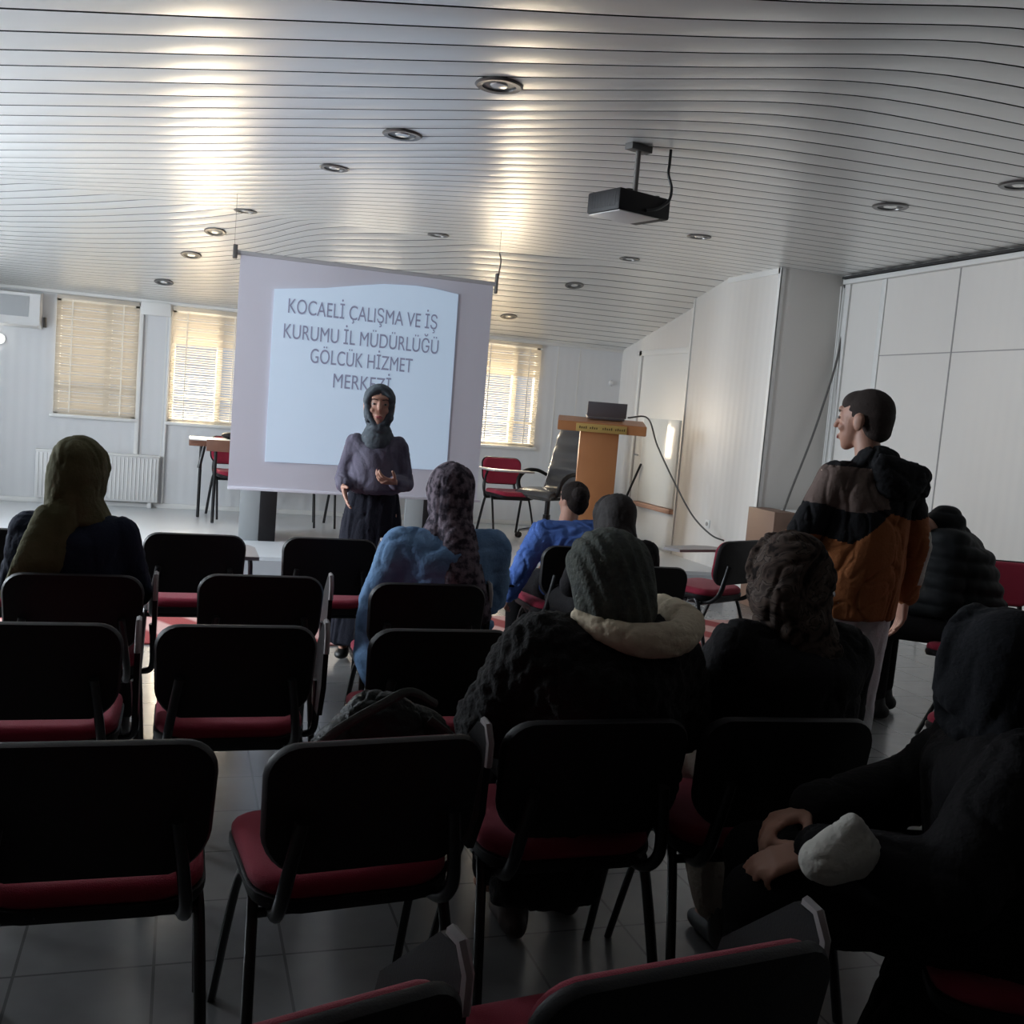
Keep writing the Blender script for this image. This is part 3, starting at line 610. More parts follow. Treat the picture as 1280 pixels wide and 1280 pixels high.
# cabinet and desk before the pillar
p0 = Vector((4.76, 7.45, 0))
t = thing('cabinet', 'brown wooden cabinet side standing against the white pillar', 'cabinet', (p0.x, 7.45, 0))
bm = nb(); box(bm, (0, 0, 0), (.22, .42, .86), .004); obj('body', bm, M['brown'], t)
bm = nb(); box(bm, (.222, .01, .02), (.24, .41, .84), .004); obj('door', bm, M['brown'], t)
t = thing('side_desk', 'white-topped desk with dark frame behind the standing man by the pillar', 'desk', (p0.x+.26, 7.28, 0))
bm = nb(); box(bm, (0, 0, .82), (.46, .5, .86), .005); obj('desk_top', bm, M['white'], t)
bm = nb(); box(bm, (.03, .03, .74), (.43, .05, .815), .003); obj('drawer', bm, M['offwhite'], t)
for a in ((.03, .03), (.43, .03), (.03, .46), (.43, .46)):
    bm = nb(); box(bm, (a[0]-.015, a[1]-.015, 0), (a[0]+.015, a[1]+.015, .82), .003); obj('leg', bm, M['tube'], t)
t = thing('router', 'small black box lying on the white-topped desk by the pillar', 'device', (p0.x+.47, 7.55, .86))
bm = nb(); box(bm, (-.10, -.07, 0), (.12, .07, .045), .008); obj('case', bm, M['black'], t)
bm = nb(); cyl(bm, (-.06, .05, .04), (-.06, .06, .10), .005); obj('aerial', bm, M['black'], t)
# ------------------------------------------------------------------ people: organic shapes
def E(c, r, rot=None): return ('e', Vector(c), Vector(r) if not isinstance(r, (int, float)) else Vector((r, r, r)), rot)
def K(p, q, r1, r2=None): return ('h', [E(p, r1), E(q, r1 if r2 is None else r2)])
def H(*es): return ('h', list(es))
_ico = None
def ico():
    global _ico
    if _ico is None:
        b = nb(); bmesh.ops.create_icosphere(b, subdivisions=3, radius=1); _ico = [v.co.copy() for v in b.verts]; b.free()
    return _ico
def add_prim(bm, p):
    if p[0] == 'e':
        r = bmesh.ops.create_icosphere(bm, subdivisions=3, radius=1)
        for v in r['verts']:
            q = Vector((v.co.x*p[2].x, v.co.y*p[2].y, v.co.z*p[2].z)); v.co = p[1] + (p[3] @ q if p[3] else q)
    else:
        b = nb()
        for e in p[1]:
            for u in ico():
                q = Vector((u.x*e[2].x, u.y*e[2].y, u.z*e[2].z)); b.verts.new(e[1] + (e[3] @ q if e[3] else q))
        r = bmesh.ops.convex_hull(b, input=b.verts[:])
        bmesh.ops.delete(b, geom=list({g_ for g_ in r['geom_interior'] if isinstance(g_, bmesh.types.BMVert)}), context='VERTS')
        me = bpy.data.meshes.new('tmp'); b.to_mesh(me); b.free(); bm.from_mesh(me); bpy.data.meshes.remove(me)
def blob(name, prims, m, parent, vox=.01, it=4, disp=None, pick=None):
    bm = nb()
    for p in prims: add_prim(bm, p)
    me = bpy.data.meshes.new('tmp'); bm.to_mesh(me); bm.free(); o = bpy.data.objects.new('tmp', me); C.objects.link(o)
    r = o.modifiers.new('r', 'REMESH'); r.mode = 'VOXEL'; r.voxel_size = vox; r.adaptivity = 0
    s = o.modifiers.new('s', 'SMOOTH'); s.factor = .5; s.iterations = it
    bpy.context.view_layer.update(); res = bpy.data.meshes.new_from_object(o.evaluated_get(bpy.context.evaluated_depsgraph_get()))
    bpy.data.objects.remove(o); bpy.data.meshes.remove(me); res.name = name
    if disp:
        ns = [v.normal.copy() for v in res.vertices]
        for v, n_ in zip(res.vertices, ns): v.co += n_*disp(v.co, n_)
    res.materials.clear()
    ms = m if isinstance(m, (list, tuple)) else [m]
    for x in ms: res.materials.append(x)
    for p in res.polygons:
        p.use_smooth = True
        p.material_index = pick(p.center) if pick else 0
    o = bpy.data.objects.new(name, res); C.objects.link(o); o.parent = parent; return o
def folds(amp, fx=(7, 7, 3), seed=0, ridged=True):
    def f(co, n_):
        p = Vector((co.x*fx[0]+seed, co.y*fx[1], co.z*fx[2])); q = p + Vector((noise.noise(p*.7), noise.noise(p*.7+Vector((5, 5, 5))), 0))*1.1
        a = noise.noise(q); b = noise.noise(q*2.1+Vector((3, 1, 7)))
        crease = -max(0, 1-abs(a)*7)**1.5*.9 - max(0, 1-abs(b)*6)**1.5*.45 if ridged else 0
        return amp*(crease + .5*a + .35*b + .25)
    return f
def rotm(az, pitch=0, roll=0): return Matrix.Rotation(-az, 3, 'Z') @ Matrix.Rotation(-pitch, 3, 'X') @ Matrix.Rotation(roll, 3, 'Y')
def head_prims(c, R_, s=1):
    def P(x, y, z): return Vector(c) + R_ @ (Vector((x, y, z))*s)
    def e(x, y, z, a, b, d): return E(P(x, y, z), (a*s, b*s, d*s), R_)
    out = [e(0, -.014, .034, .074, .094, .084), H(e(0, .022, .02, .064, .066, .06), e(0, .035, -.045, .050, .048, .045), e(0, .058, -.088, .022, .020, .018)),
           H(e(0, .084, .022, .008, .010, .008), e(0, .104, -.018, .012, .010, .009)), e(0, .070, .045, .048, .022, .014), e(0, .083, -.052, .022, .012, .006), e(0, .081, -.062, .018, .012, .006),
           e(.036, .060, -.022, .018, .020, .018), e(-.036, .060, -.022, .018, .020, .018)]
    for sx in (-1, 1): out.append(e(sx*.076, -.012, -.006, .010, .020, .032)); out.append(e(sx*.080, -.016, .010, .008, .018, .016))
    return out
def face_parts(parent, c, R_, s=1):
    def P(x, y, z): return Vector(c) + R_ @ (Vector((x, y, z))*s)
    for sx in (-1, 1):
        blob('eye', [E(P(sx*.030, .078, .012), (.013*s, .007*s, .006*s), R_)], M['eye'], parent, .002, 1)
        blob('iris', [E(P(sx*.030, .0835, .012), (.0055*s, .003*s, .0055*s), R_)], M['brow'], parent, .0012, 1)
        blob('eyebrow', [K(P(sx*.014, .087, .034), P(sx*.034, .082, .039), .003*s), K(P(sx*.034, .082, .039), P(sx*.050, .069, .034), .003*s, .002*s)], M['brow'], parent, .002, 1)
    blob('lips', [K(P(-.018, .0865, -.056), P(0, .0925, -.053), .003*s, .0045*s), K(P(.018, .0865, -.056), P(0, .0925, -.053), .003*s, .0045*s), K(P(-.012, .0885, -.061), P(.012, .0885, -.061), .0045*s)], M['lips'], parent, .002, 1)
def hand_prims(w, d, n_, th, curl=.35, s=1, sp=0):
    w, d, n_ = Vector(w), Vector(d).normalized(), Vector(n_).normalized(); a = d.cross(n_).normalized()
    if a.dot(Vector(th)) < 0: a = -a
    n_ = a.cross(d) if a.cross(d).dot(n_) > 0 else d.cross(a)
    out = [H(E(w+d*.015*s+a*.014*s, .0145*s), E(w+d*.015*s-a*.014*s, .0145*s), E(w+d*.085*s+a*.030*s, .0115*s), E(w+d*.080*s-a*.030*s, .0105*s))]
    for k, (off, ln) in enumerate(((.031, .95), (.010, 1.05), (-.011, .98), (-.030, .80))):
        p = w+d*(.085-.004*k*k*.5)*s+a*off*s; ang = curl*.7; dd = d*1.0+a*(off*sp*4)
        for j, L in enumerate((.044, .027, .021)):
            v = (dd.normalized()*math.cos(ang)+n_*math.sin(ang)).normalized(); q = p+v*L*ln*s
            out.append(K(p, q, (.0090-.0008*j)*s, (.0084-.0008*j)*s)); p = q; ang += curl*(1+.2*k)
    p = w+d*.028*s+a*.024*s; v = (d*.62+a*.75+n_*.30).normalized()
    for j, L in enumerate((.042, .032, .025)):
        q = p+v*L*s; out.append(K(p, q, (.0125-.0015*j)*s, (.0112-.0015*j)*s)); p = q; v = (v+d*.28+n_*.12).normalized()
    return out
def V(*a): return Vector(a)
def seated_joints(ztop, lean=0.0, arms=None, knees=None, headoff=(0, 0)):
    k = (ztop-.515)/(1.285-.5)
    def u(x, y, z): return V(x, y+lean*(z-.5), .5+(z-.5)*k)
    J = dict(pel=V(0, 0, .57), waist=u(0, -.02, .70), chest=u(0, -.01, .90), neck=u(0, .012, 1.04), head=u(headoff[0], .045+headoff[1], 1.172),
             shL=u(-.155, 0, .950), shR=u(.155, 0, .950), elL=u(-.215, .07, .72), elR=u(.215, .07, .72), wrL=V(-.10, .33, .66), wrR=V(.10, .33, .66),
             hipL=V(-.09, .03, .56), hipR=V(.09, .03, .56), knL=V(-.12, .45, .53), knR=V(.12, .45, .53), anL=V(-.12, .44, .10), anR=V(.12, .44, .10))
    if arms: J.update(arms)
    if knees: J.update(knees)
    return J
def stand_joints(H_, arms):
    k = H_/1.75
    J = dict(pel=V(0, 0, .95*k), waist=V(0, .0, 1.10*k), chest=V(0, -.005, 1.30*k), neck=V(0, .0, 1.46*k), head=V(0, .03, 1.635*k), shL=V(-.18, 0, 1.41*k), shR=V(.18, 0, 1.41*k),
             hipL=V(-.09, 0, .92*k), hipR=V(.09, 0, .92*k), knL=V(-.11, .02, .50*k), knR=V(.11, .02, .50*k), anL=V(-.115, -.02, .085), anR=V(.115, -.02, .085))
    J.update(arms); return J
def body_prims(J, RH, hs=1):
    o = [H(E(J['pel'], (.135, .09, .08)), E(J['waist'], (.115, .08, .05))), H(E(J['waist'], (.115, .08, .05)), E(J['chest'], (.135, .09, .09))), H(E(J['chest'], (.13, .085, .09)), E(J['shL'].lerp(J['shR'], .2), .05), E(J['shL'].lerp(J['shR'], .8), .05)),
         K(J['neck']-V(0, 0, .05), J['neck']+(J['head']-J['neck'])*.7, .056, .050)]
    o += head_prims(J['head'], RH, hs)
    for s in 'LR':
        o += [K(J['sh'+s], J['el'+s], .044, .036), K(J['el'+s], J['wr'+s], .036, .024), K(J['hip'+s], J['kn'+s], .075, .052), K(J['kn'+s], J['an'+s], .050, .034), K(J['an'+s], J['an'+s]+V(0, .12, -.055), .03, .02)]
    return o
def hijab_prims(c, R_, k=1, drop=None, ring=True):
    def P(x, y, z): return Vector(c)+R_@(Vector((x, y, z))*k)
    def e(x, y, z, a, b, d): return E(P(x, y, z), (a*k, b*k, d*k), R_)
    o = [H(e(0, -.022, .040, .090, .098, .092), e(0, -.045, -.03, .082, .075, .08)), e(0, -.04, -.07, .075, .07, .06)]
    if ring:
        pts = [P(.070*math.sin(a)*(1 if math.cos(a) > -.2 else .85), .052+.018*math.cos(a)*0+.010*abs(math.cos(a)), .0+.098*math.cos(a)) for a in [2*PI*i/14 for i in range(14)]]
        o += [K(pts[i], pts[(i+1) % 14], .018*k) for i in range(14)]
        for sx in (-1, 1): o.append(H(e(sx*.062, .0, .02, .024, .05, .06), e(sx*.058, .02, -.05, .024, .04, .04)))
        o.append(H(e(0, .045, -.115, .045, .035, .02), e(0, 0, -.12, .065, .05, .03)))
    return o
def neckwrap(J, r=.085): return [H(E(J['neck']+V(0, .01, .03), (r, r*.95, .045)), E(J['neck']+V(0, .0, -.04), (r*1.45, r*1.15, .035)))]
def coat_prims(J, f=0.0, hem=None, sleeve=1.0):
    o = [H(E(J['pel'], (.175+f, .125+f*.6, .10)), E(J['waist'], (.155+f, .115+f, .07))), H(E(J['waist'], (.155+f, .115+f, .07)), E(J['chest'], (.170+f, .120+f, .10))),
         H(E(J['chest'], (.165+f, .115+f, .10)), E(J['shL'], .062+f*.7), E(J['shR'], .062+f*.7)), H(E(J['neck']-V(0, 0, .03), (.075, .07, .03)), E(J['shL'].lerp(J['shR'], .12)+V(0, 0, -.012), .045+f*.4), E(J['shL'].lerp(J['shR'], .88)+V(0, 0, -.012), .045+f*.4))]
    for s in 'LR':
        d = (J['wr'+s]-J['el'+s])
        o += [K(J['sh'+s], J['el'+s], .062+f*.8, .052+f*.6), K(J['el'+s], J['el'+s]+d*.93*sleeve, .052+f*.6, .040+f*.4)]
    if hem: o += hem
    return o
def seat_leg_prims(J, a=.098, b=.078, c=.07, d=.058, stop=.9):
    o = [H(E(J['pel']+V(0, 0, -.01), (.16, .12, .075)), E(J['hipL'], .085), E(J['hipR'], .085))]
    for s in 'LR': o += [K(J['hip'+s], J['kn'+s], a, b), K(J['kn'+s], J['kn'+s].lerp(J['an'+s], stop), c, d)]
    return o
def shoes(J, parent, m, az=0, h=.07):
    for s in 'LR':
        a = J['an'+s]; g_ = V(a.x, a.y, 0)
        blob('shoe', [H(E(g_+V(0, -.04, .045), (.036, .045, .042)), E(g_+V(0, .10, .03), (.042, .07, .028))), K(g_+V(0, -.02, .05), g_+V(0, -.01, .05+h), .045, .043)], m, parent, .008, 2)
def person(name, lab, loc, az, J, RH, hs=1, vox=.0065, hands=(), face=False):
    t = thing('person', lab, 'person', loc, -az)
    pr = body_prims(J, RH, hs)
    for h_ in hands: pr += hand_prims(*h_[0], **h_[1])
    b = blob('body', pr, M['skin'], t, vox, 3)
    if face: face_parts(t, J['head'], RH, hs)
    return t
LAPH = lambda J: [((J['wrL'], (.45, .75, -.22), (0, 0, -1), (1, 0, 0)), dict(curl=.3)), ((J['wrR'], (-.45, .75, -.22), (0, 0, -1), (-1, 0, 0)), dict(curl=.3))]
# --- the speaker (faces the audience)
arms = dict(elL=V(-.235, -.06, 1.03), wrL=V(-.185, .155, .925), elR=V(.255, -.05, 1.02), wrR=V(.20, .16, 1.00))
J = stand_joints(1.585, arms); J['shL'] = V(-.122, 0, 1.245); J['shR'] = V(.122, 0, 1.245); J['head'] += V(0, .0, -.02); J['neck'] += V(0, 0, -.02)
# local +X is the speaker's right... she is turned round, so L/R below are picture-right / picture-left
J['elL'] = V(-.175, -.03, 1.03); J['wrL'] = V(-.13, .18, 1.05); J['elR'] = V(.185, -.03, 1.04); J['wrR'] = V(.155, .16, 1.00)
RH = rotm(-.12, -.05)
t = person('person', 'woman speaker in charcoal tunic and dark grey headscarf standing before the screen, both hands raised', at(478, 600, y=5.9)*0+V(1.075, 5.85, .012), PI+.28, J, RH, 1.04, .0045,
   hands=[((J['wrL'], (.55, .62, .10), (.3, -.2, .9), (0, .1, 1)), dict(curl=.42, s=.92)), ((J['wrR'], (-.25, .70, -.62), (-.8, -.1, .3), (-.3, .4, .8)), dict(curl=.12, s=.95, sp=1))], face=True)
blob('hijab', hijab_prims(J['head'], RH, 1.03) + neckwrap(J, .075) + [H(E(J['neck']+V(0, .05, -.02), (.075, .05, .04)), E(J['chest']+V(0, .06, .07), (.07, .045, .04)))], M['hij_grey'], t, .006, 4, folds(.004, (6, 6, 14), 3))
hemz = 1.0
blob('tunic', [H(E(V(0, 0, .985), (.150, .125, .03)), E(J['waist']+V(0, .02, 0), (.150, .13, .05))), H(E(J['waist']+V(0, .02, 0), (.150, .13, .05)), E(J['chest'], (.135, .12, .09))), H(E(J['chest'], (.135, .115, .09)), E(J['shL'], .055), E(J['shR'], .055)), H(E(J['neck']-V(0, 0, .03), (.065, .06, .03)), E(J['shL'].lerp(J['shR'], .1), .045), E(J['shL'].lerp(J['shR'], .9), .045))] + coat_prims(J, -.004)[4:], M['charcoal'], t, .009, 4, folds(.008, (7, 7, 4), 1))
blob('skirt', [H(E(V(0, 0, .97), (.145, .11, .03)), E(V(0, 0, .80), (.175, .13, .04))), H(E(V(0, 0, .80), (.175, .13, .04)), E(V(0, .0, .10), (.23, .18, .02)))], M['skirt'], t, .012, 4, folds(.014, (11, 11, .8), 5))
shoes(J, t, M['shoe'])
# --- olive scarf woman
J = seated_joints(1.275); RH = rotm(.25, .05)
t = person('person', 'woman in olive-green headscarf and navy jacket seated at the left with her back to us', (-.35, 4.02, 0), .1, J, RH, .97, hands=LAPH(J))
blob('hijab', hijab_prims(J['head'], RH, 1.06) + [H(E(J['head']+V(-.01, -.03, .0), (.10, .10, .09)), E(J['neck']+V(-.02, -.03, .0), (.085, .08, .05)))] + neckwrap(J, .088) + [H(E(J['neck']+V(-.05, -.09, -.02), (.075, .045, .05)), E(V(-.09, -.145, .84), (.085, .03, .05)), E(V(-.14, -.14, .72), (.075, .028, .04)))], M['olive'], t, .008, 4, folds(.006, (9, 9, 5), 2))
blob('jacket', coat_prims(J, .012), M['navy'], t, .011, 3, folds(.007, (8, 8, 6), 4))
blob('trousers', seat_leg_prims(J), M['blackcloth'], t, .013, 3); shoes(J, t, M['shoe'])
# --- denim woman
J = seated_joints(1.265, arms=dict(elL=V(-.285, .0, .70), wrL=V(-.20, .22, .60))); RH = rotm(-.1, .1)
J['shL'] += V(-.04, 0, -.01); J['shR'] += V(.03, 0, 0)
t = person('person', 'woman in blue denim jacket and dark patterned headscarf seated mid-room before the speaker', (1.07, 4.06, 0), .05, J, RH, .97, hands=LAPH(J))
blob('hijab', hijab_prims(J['head'], RH, 1.05) + [H(E(J['head']+V(.0, -.03, .0), (.092, .095, .09)), E(J['neck']+V(.01, -.04, .02), (.08, .075, .05)))] + neckwrap(J, .082) + [H(E(J['neck']+V(.02, -.08, .0), (.07, .05, .05)), E(V(.04, -.150, .84), (.075, .035, .05)), E(V(.07, -.165, .68), (.10, .03, .05)))], M['floral'], t, .008, 4, folds(.007, (15, 15, 1.6), 7))
blob('jacket', coat_prims(J, .030, hem=[H(E(J['elL']+V(.0, -.02, -.05), (.075, .09, .06)), E(V(-.30, -.08, .50), (.065, .10, .08)), E(V(-.27, -.10, .38), (.05, .08, .04))), H(E(V(0, -.02, .62), (.22, .13, .06)), E(V(-.17, -.05, .50), (.10, .10, .05)))]), M['denim'], t, .011, 3, folds(.010, (7, 7, 5), 8))
blob('trousers', seat_leg_prims(J), M['blackcloth'], t, .013, 3); shoes(J, t, M['shoe'])
# --- blue jacket woman with a bun
J = seated_joints(1.13, lean=.22, headoff=(.06, 0), arms=dict(elL=V(-.28, .03, .72), wrL=V(-.34, .10, .50))); RH = rotm(-.25, -.1)
t = person('person', 'woman in bright blue jacket with dark hair tied up seated near the stage', (2.11, 5.24, 0), -.12, J, RH, .93, hands=[((J['wrL'], (.1, .75, -.6), (1, 0, -.2), (0, .5, 1)), dict(curl=.35)), LAPH(J)[1]])
hd = J['head']
blob('hair', [E(hd+V(0, -.024, .042), (.080, .088, .080)), E(hd+V(0, -.06, .0), (.066, .05, .06)), E(hd+V(-.02, -.115, .055), (.045, .042, .042)), H(E(hd+V(0, -.06, -.04), (.05, .035, .03)), E(hd+V(0, -.05, .0), (.06, .045, .04)))], M['hair'], t, .006, 3, folds(.003, (30, 30, 12), 4))
blob('jacket', coat_prims(J, .022), M['blue'], t, .010, 3, folds(.013, (9, 9, 9), 11))
blob('trousers', seat_leg_prims(J), M['blackcloth'], t, .013, 3); shoes(J, t, M['shoe'])
t2 = thing('wristwatch', 'dark round wristwatch on the sleeve of the woman in bright blue', 'watch', V(1.735, 5.27, .555))
bm = nb(); cyl(bm, (-.022, -.020, 0), (-.030, -.032, 0), .028); obj('case', bm, M['dgrey'], t2)
bm = nb(); tube(bm, bez([(-.02, -.02, .02), (-.036, .02, .012), (-.03, .055, .0), (.02, .075, -.01), (.055, .05, -.01), (.065, .0, .0), (.04, -.03, .01), (0, -.035, .01), (-.02, -.02, .0)]), .008); obj('strap', bm, M['black'], t2)
# --- black scarf person
J = seated_joints(1.10, lean=.1); RH = rotm(-.15, -.05)
t = person('person', 'person in plain black headscarf and black clothes seated beside the woman in blue', (2.13, 4.68, 0), -.05, J, RH, .95, hands=LAPH(J))
blob('hijab', hijab_prims(J['head'], RH, 1.08) + [H(E(J['head']+V(0, -.03, -.02), (.10, .10, .09)), E(J['neck']+V(0, -.03, .0), (.10, .09, .05)))] + neckwrap(J, .10), mat('black_scarf', (.016, .012, .011), .8, bump=(60, .4)), t, .008, 4, folds(.005, (9, 9, 5), 21))
blob('coat', coat_prims(J, .02), M['blackcloth'], t, .012, 3, folds(.008)); blob('trousers', seat_leg_prims(J), M['blackcloth'], t, .014, 3); shoes(J, t, M['shoe'])
# --- fur coat woman
J = seated_joints(1.215, arms=dict(elL=V(-.26, .05, .72), elR=V(.27, .07, .72))); RH = rotm(.15, -.1, .12)
J['head'] += V(.005, .0, -.01)
t = person('person', 'woman in grey-green knitted head wrap, cream scarf and black fur coat, seated mid-picture', (1.045, 2.36, 0), .05, J, RH, .97, hands=LAPH(J))
hd = J['head']
blob('head_wrap', [H(E(hd+V(0, -.03, .045), (.110, .115, .10)), E(hd+V(.012, -.075, -.035), (.108, .09, .085)), E(hd+V(.03, -.09, -.10), (.075, .06, .045))), H(E(hd+V(0, .03, .06), (.085, .06, .05)), E(hd+V(0, -.02, .04), (.10, .09, .08)))], M['knit'], t, .006, 4, lambda co, n_: .003*math.sin((co.x+co.z*.35)*190)*(1 if n_.z < .9 else .3))
pts = bez([hd+V(-.09, -.08, -.075), hd+V(-.04, -.15, -.095), hd+V(.04, -.19, -.11), hd+V(.135, -.175, -.105), hd+V(.205, -.09, -.085), hd+V(.18, .03, -.075)], 4)
blob('neck_scarf', [K(pts[i], pts[i+1], .018+.026*min(1, i/9), .018+.026*min(1, (i+1)/9)) for i in range(len(pts)-1)] + neckwrap(J, .07), M['cream'], t, .007, 3, folds(.006, (14, 14, 14), 9))
rnd = random.Random(3)
def fur(co, n_):
    return .012*noise.noise(co*45)+.010*noise.noise(co*18)+.006
fc_ = [H(E(J['neck']+V(-.12, -.06, -.03), (.07, .06, .05)), E(J['neck']+V(0, -.13, -.11), (.10, .05, .05)), E(J['neck']+V(.14, -.05, -.09), (.08, .07, .05)))]
blob('fur_coat', coat_prims(J, .058) + fc_ + [H(E(V(-.12, -.06, .47), (.12, .08, .08)), E(V(-.10, -.08, .32), (.12, .05, .03)), E(V(-.20, -.07, .32), (.05, .05, .03)))], M['fur'], t, .009, 2, fur)
blob('trousers', seat_leg_prims(J), M['blackcloth'], t, .014, 3)
J['anL'] = V(-.08, .32, .10); shoes(J, t, mat('dark_brown_boot', (.035, .02, .018), .5), h=.16)
# --- patterned scarf woman
J = seated_joints(1.215, lean=.03, knees=dict(knL=V(-.10, .42, .52), knR=V(.14, .40, .52), anL=V(-.06, .12, .10), anR=V(.12, .14, .10))); RH = rotm(-.1, -.05)
t = person('person', 'woman in brown patterned headscarf and black coat seated before the standing man', (1.62, 2.38, 0), .02, J, RH, .97, hands=LAPH(J))
hd = J['head']
blob('hijab', hijab_prims(hd, RH, 1.10) + [H(E(hd+V(.005, -.03, .02), (.112, .11, .10)), E(hd+V(-.02, -.07, -.06), (.105, .085, .08)), E(J['neck']+V(0, -.05, .02), (.085, .075, .05))), H(E(J['neck']+V(.0, -.07, .03), (.085, .06, .05)), E(J['neck']+V(.03, -.10, -.06), (.085, .04, .04)), E(J['neck']+V(.0, -.10, -.09), (.03, .03, .03)))], M['leopard'], t, .007, 4, folds(.009, (11, 11, 9), 12))
blob('coat', coat_prims(J, .042), M['blackcloth'], t, .010, 3, folds(.010, (8, 8, 5), 6))
blob('trousers', seat_leg_prims(J, c=.075, d=.065, stop=.93), M['beige'], t, .012, 3, folds(.008, (12, 12, 2), 6)); shoes(J, t, M['shoe'])
# --- the standing man
J = stand_joints(1.70, dict(elL=V(-.25, .03, 1.12), wrL=V(-.17, .24, 1.08), elR=V(.245, .0, 1.10), wrR=V(.262, .05, .865)))
J['shL'] = V(-.15, 0, 1.345); J['shR'] = V(.15, 0, 1.345)
J['knL'] = V(-.09, .03, .49); J['knR'] = V(.07, .01, .49); J['anL'] = V(-.11, .05, .09); J['anR'] = V(.05, -.02, .09); J['hipR'] = V(.075, 0, .90); J['pel'] = V(0, 0, .93)
J['head'] += V(-.02, .03, -.005)
RH = rotm(-.62, .02)
t = person('person', 'standing man with shaved dark hair in taupe, black and rust-orange jacket at the right', (2.66, 3.50, 0), .08, J, RH, 1.12, .005,
   hands=[((J['wrR'], (-.02, .10, -1), (-1, .2, 0), (0, 1, .1)), dict(curl=.22)), ((J['wrL'], (.5, .8, .1), (1, -.3, .2), (0, .2, 1)), dict(curl=.4))], face=True)
hd = J['head']
def hp(x, y, z, a, b, c): return E(hd+RH@(V(x, y, z)*1.12), (a*1.12, b*1.12, c*1.12), RH)
blob('hair', [hp(0, -.019, .038, .0768, .0925, .0835), H(hp(0, -.045, .02, .072, .066, .06), hp(0, -.052, -.035, .058, .050, .04)), hp(0, .020, .062, .062, .064, .052)], mat('shaved_brown_hair', (.035, .022, .018), .85, bump=(300, .5)), t, .005, 2)
def jpick(c):
    w_ = .012*math.sin(c.x*23+1)
    if c.z < .79: return 3
    if c.x < -.01+.25*(1.36-c.z)*(1 if c.z > 1.2 else 0) and 1.235+w_ < c.z < 1.40: return 0
    lim = 1.215+w_ if c.x > .02 else 1.215+w_-.8*min(.13, .02-c.x)
    if c.z > lim: return 1
    if c.x > .262 and .93 < c.z < 1.16: return 4
    return 2
jk = [H(E(V(0, 0, .80), (.165, .125, .02)), E(J['waist']+V(0, 0, -.05), (.185, .145, .08))), H(E(J['waist']+V(0, 0, -.05), (.185, .145, .08)), E(J['chest'], (.175, .135, .10)))]
blob('jacket', jk + coat_prims(J, .018)[2:] + [H(E(J['neck']+V(.01, -.025, .035), (.082, .075, .035)), E(J['neck']+V(0, .0, -.06), (.12, .10, .03)))], [M['taupe'], M['jblack'], M['orange'], M['hem'], M['whitecl']], t, .0055, 5, folds(.012, (7, 7, 4), 13), pick=jpick)
blob('hood', [H(E(J['neck']+V(.0, -.10, .0), (.06, .045, .045)), E(J['neck']+V(.14, -.085, -.03), (.075, .055, .045)), E(J['neck']+V(.06, -.12, -.09), (.10, .05, .05))), H(E(J['neck']+V(.13, -.07, -.02), (.07, .05, .04)), E(J['neck']+V(.20, -.05, -.09), (.04, .04, .04)))], M['jblack'], t, .008, 4, folds(.010, (13, 13, 13), 15))
blob('trousers', [H(E(V(0, 0, .88), (.165, .115, .07)), E(J['hipL'], .09), E(J['hipR'], .095))] + [K(J['hip'+s], J['kn'+s], .092, .070) for s in 'LR'] + [K(J['kn'+s], J['an'+s], .070, .058) for s in 'LR'], M['ltrouser'], t, .010, 3, folds(.006, (10, 10, 4), 3)); shoes(J, t, M['shoe'])
# --- puffer jacket person
J = seated_joints(1.34, lean=.36, headoff=(-.20, .10)); J['head'] += V(0, 0, -.08); RH = rotm(-.5, -.45)
t = person('person', 'person in black quilted puffer jacket sitting bent forward right of the standing man', (4.08, 4.36, 0), -.75, J, RH, .95, hands=LAPH(J))
blob('hair', [E(J['head']+V(0, -.02, .04), (.083, .095, .085)), E(J['head']+V(0, -.06, -.02), (.07, .05, .06))], M['hair'], t, .007, 3)
blob('puffer_jacket', coat_prims(J, .068) + [H(E(J['neck']+V(0, 0, .07), (.085, .085, .05)), E(J['neck']+V(0, 0, -.04), (.12, .11, .04)))], mat('black_quilted_nylon', (.006, .007, .008), .75, spec=.2), t, .010, 2, lambda co, n_: .016*abs(math.sin(co.z*38+co.x*4))+.004*noise.noise(co*25))
blob('trousers', seat_leg_prims(J), M['blackcloth'], t, .014, 3); shoes(J, t, M['shoe'])
# --- black clad figure at the right edge
J = seated_joints(1.15, lean=.04, arms=dict(elL=V(-.27, .16, .68), wrL=V(-.16, .40, .66), elR=V(.22, .15, .70), wrR=V(.02, .40, .68)), knees=dict(knL=V(-.13, .50, .53), knR=V(.10, .50, .53), anL=V(-.13, .50, .10), anR=V(.10, .50, .10))); RH = rotm(.85, -.15)
t = person('person', 'figure in dark headscarf and black coat at lower right, holding a white bag', (1.70, 1.65, 0), -1.05, J, RH, .98,
   hands=[((J['wrL'], (-.1, .9, -.3), (.3, 0, -1), (1, 0, 0)), dict(curl=.45)), ((J['wrR'], (-.55, .75, -.1), (-.3, 0, -1), (-1, 0, .2)), dict(curl=.45))])
blob('hijab', hijab_prims(J['head'], RH, 1.12) + [H(E(J['head']+V(0, -.03, -.02), (.115, .11, .10)), E(J['neck']+V(0, -.03, -.02), (.14, .11, .05)), E(J['neck']+V(0, -.06, -.14), (.17, .09, .04)))], mat('near_black_scarf', (.007, .008, .012), .95, bump=(60, .4)), t, .009, 4, folds(.007, (9, 9, 4), 31))
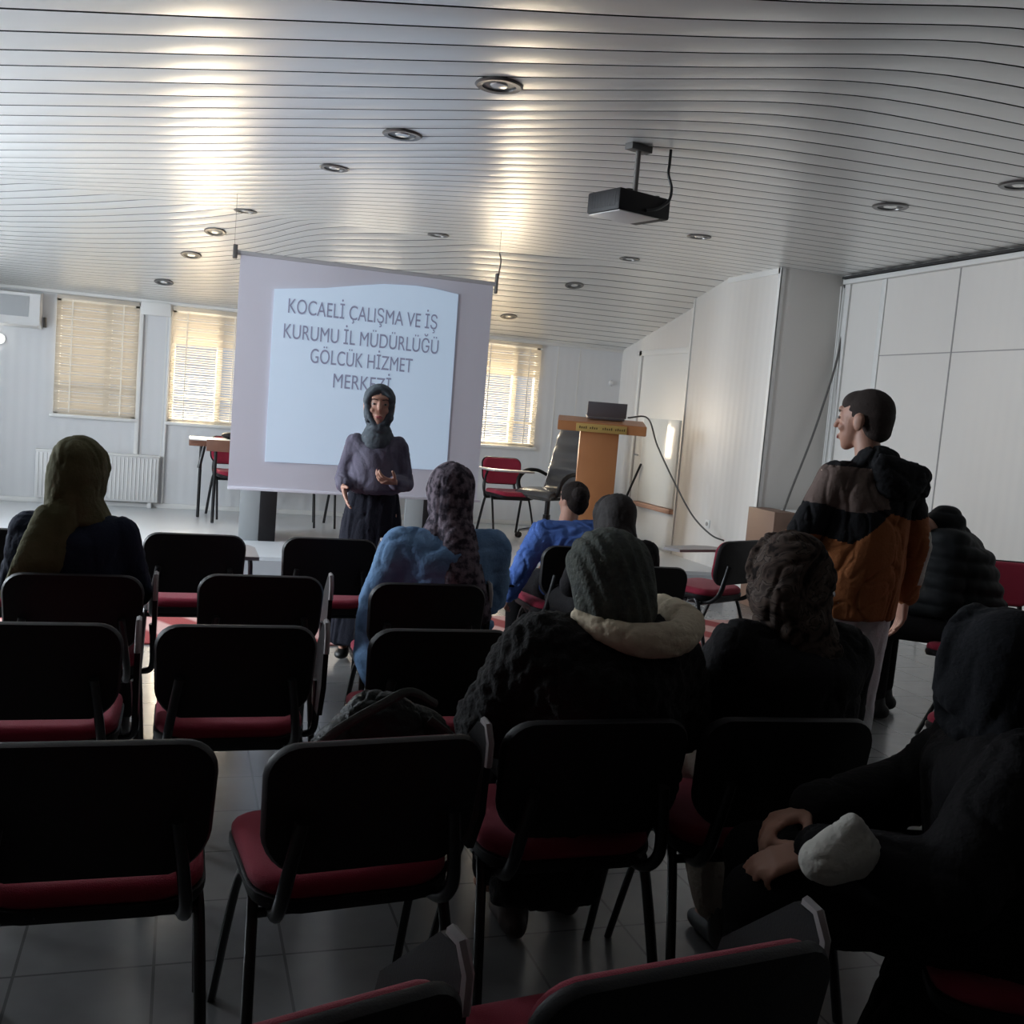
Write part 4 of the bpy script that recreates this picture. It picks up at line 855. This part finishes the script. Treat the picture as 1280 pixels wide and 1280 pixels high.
blob('coat', coat_prims(J, .055, hem=[H(E(V(0, .0, .50), (.23, .16, .06)), E(V(0, .05, .18), (.25, .20, .03))), H(E(V(-.12, .1, .56), (.12, .1, .09)), E(V(-.12, .40, .53), (.10, .10, .08)), E(V(.10, .42, .53), (.10, .10, .08))), H(E(V(0, .45, .50), (.20, .08, .06)), E(V(0, .47, .16), (.20, .08, .03)))]), M['blackcloth'], t, .012, 3, folds(.012, (7, 7, 3), 17))
blob('trousers', seat_leg_prims(J, stop=.96), M['blackcloth'], t, .014, 3); shoes(J, t, M['shoe'])
p = at(1052, 1062, y=1.60)
t = thing('cloth_bag', 'soft off-white rounded bag held by the black-clad figure at the lower right', 'bag', p)
blob('bag_body', [H(E(V(-.03, 0, -.02), (.055, .05, .045)), E(V(.03, 0, -.005), (.05, .05, .05)), E(V(.02, 0, .06), (.012, .02, .012)))], M['whitecl'], t, .006, 3, folds(.004, (20, 20, 20), 2))
blob('drawstring', [K(V(.07, -.02, -.01), V(.082, -.02, -.07), .008, .005)], M['whitecl'], t, .003, 1)
# --- backpack on a second row seat
t = thing('backpack', 'black backpack with grey-green straps lying on the nearest-row chair left of the fur coat', 'backpack', (.50, 2.33, .495), .1)
blob('bag_body', [H(E(V(-.14, .02, .12), (.06, .09, .10)), E(V(.12, .02, .12), (.07, .09, .09)), E(V(-.02, .03, .27), (.07, .06, .05)), E(V(.10, .03, .22), (.06, .06, .05)))], M['backpack'], t, .008, 3, folds(.014, (10, 10, 10), 5))
bm = nb(); tube(bm, bez([(-.19, -.03, .20), (-.13, -.05, .26), (-.03, -.05, .315), (.04, -.03, .335), (.11, -.02, .30)]), .008, 8, 1.5); obj('strap', bm, M['strap'], t)
bm = nb(); tube(bm, bez([(.09, -.04, .27), (.15, -.07, .22), (.18, -.09, .15), (.175, -.09, .05)]), .009, 8, 1.5); obj('strap', bm, M['strap'], t)
bm = nb(); tube(bm, bez([(-.12, -.075, .07), (-.04, -.085, .13), (.05, -.085, .16), (.12, -.08, .15)]), .004); obj('zip', bm, M['strap'], t)
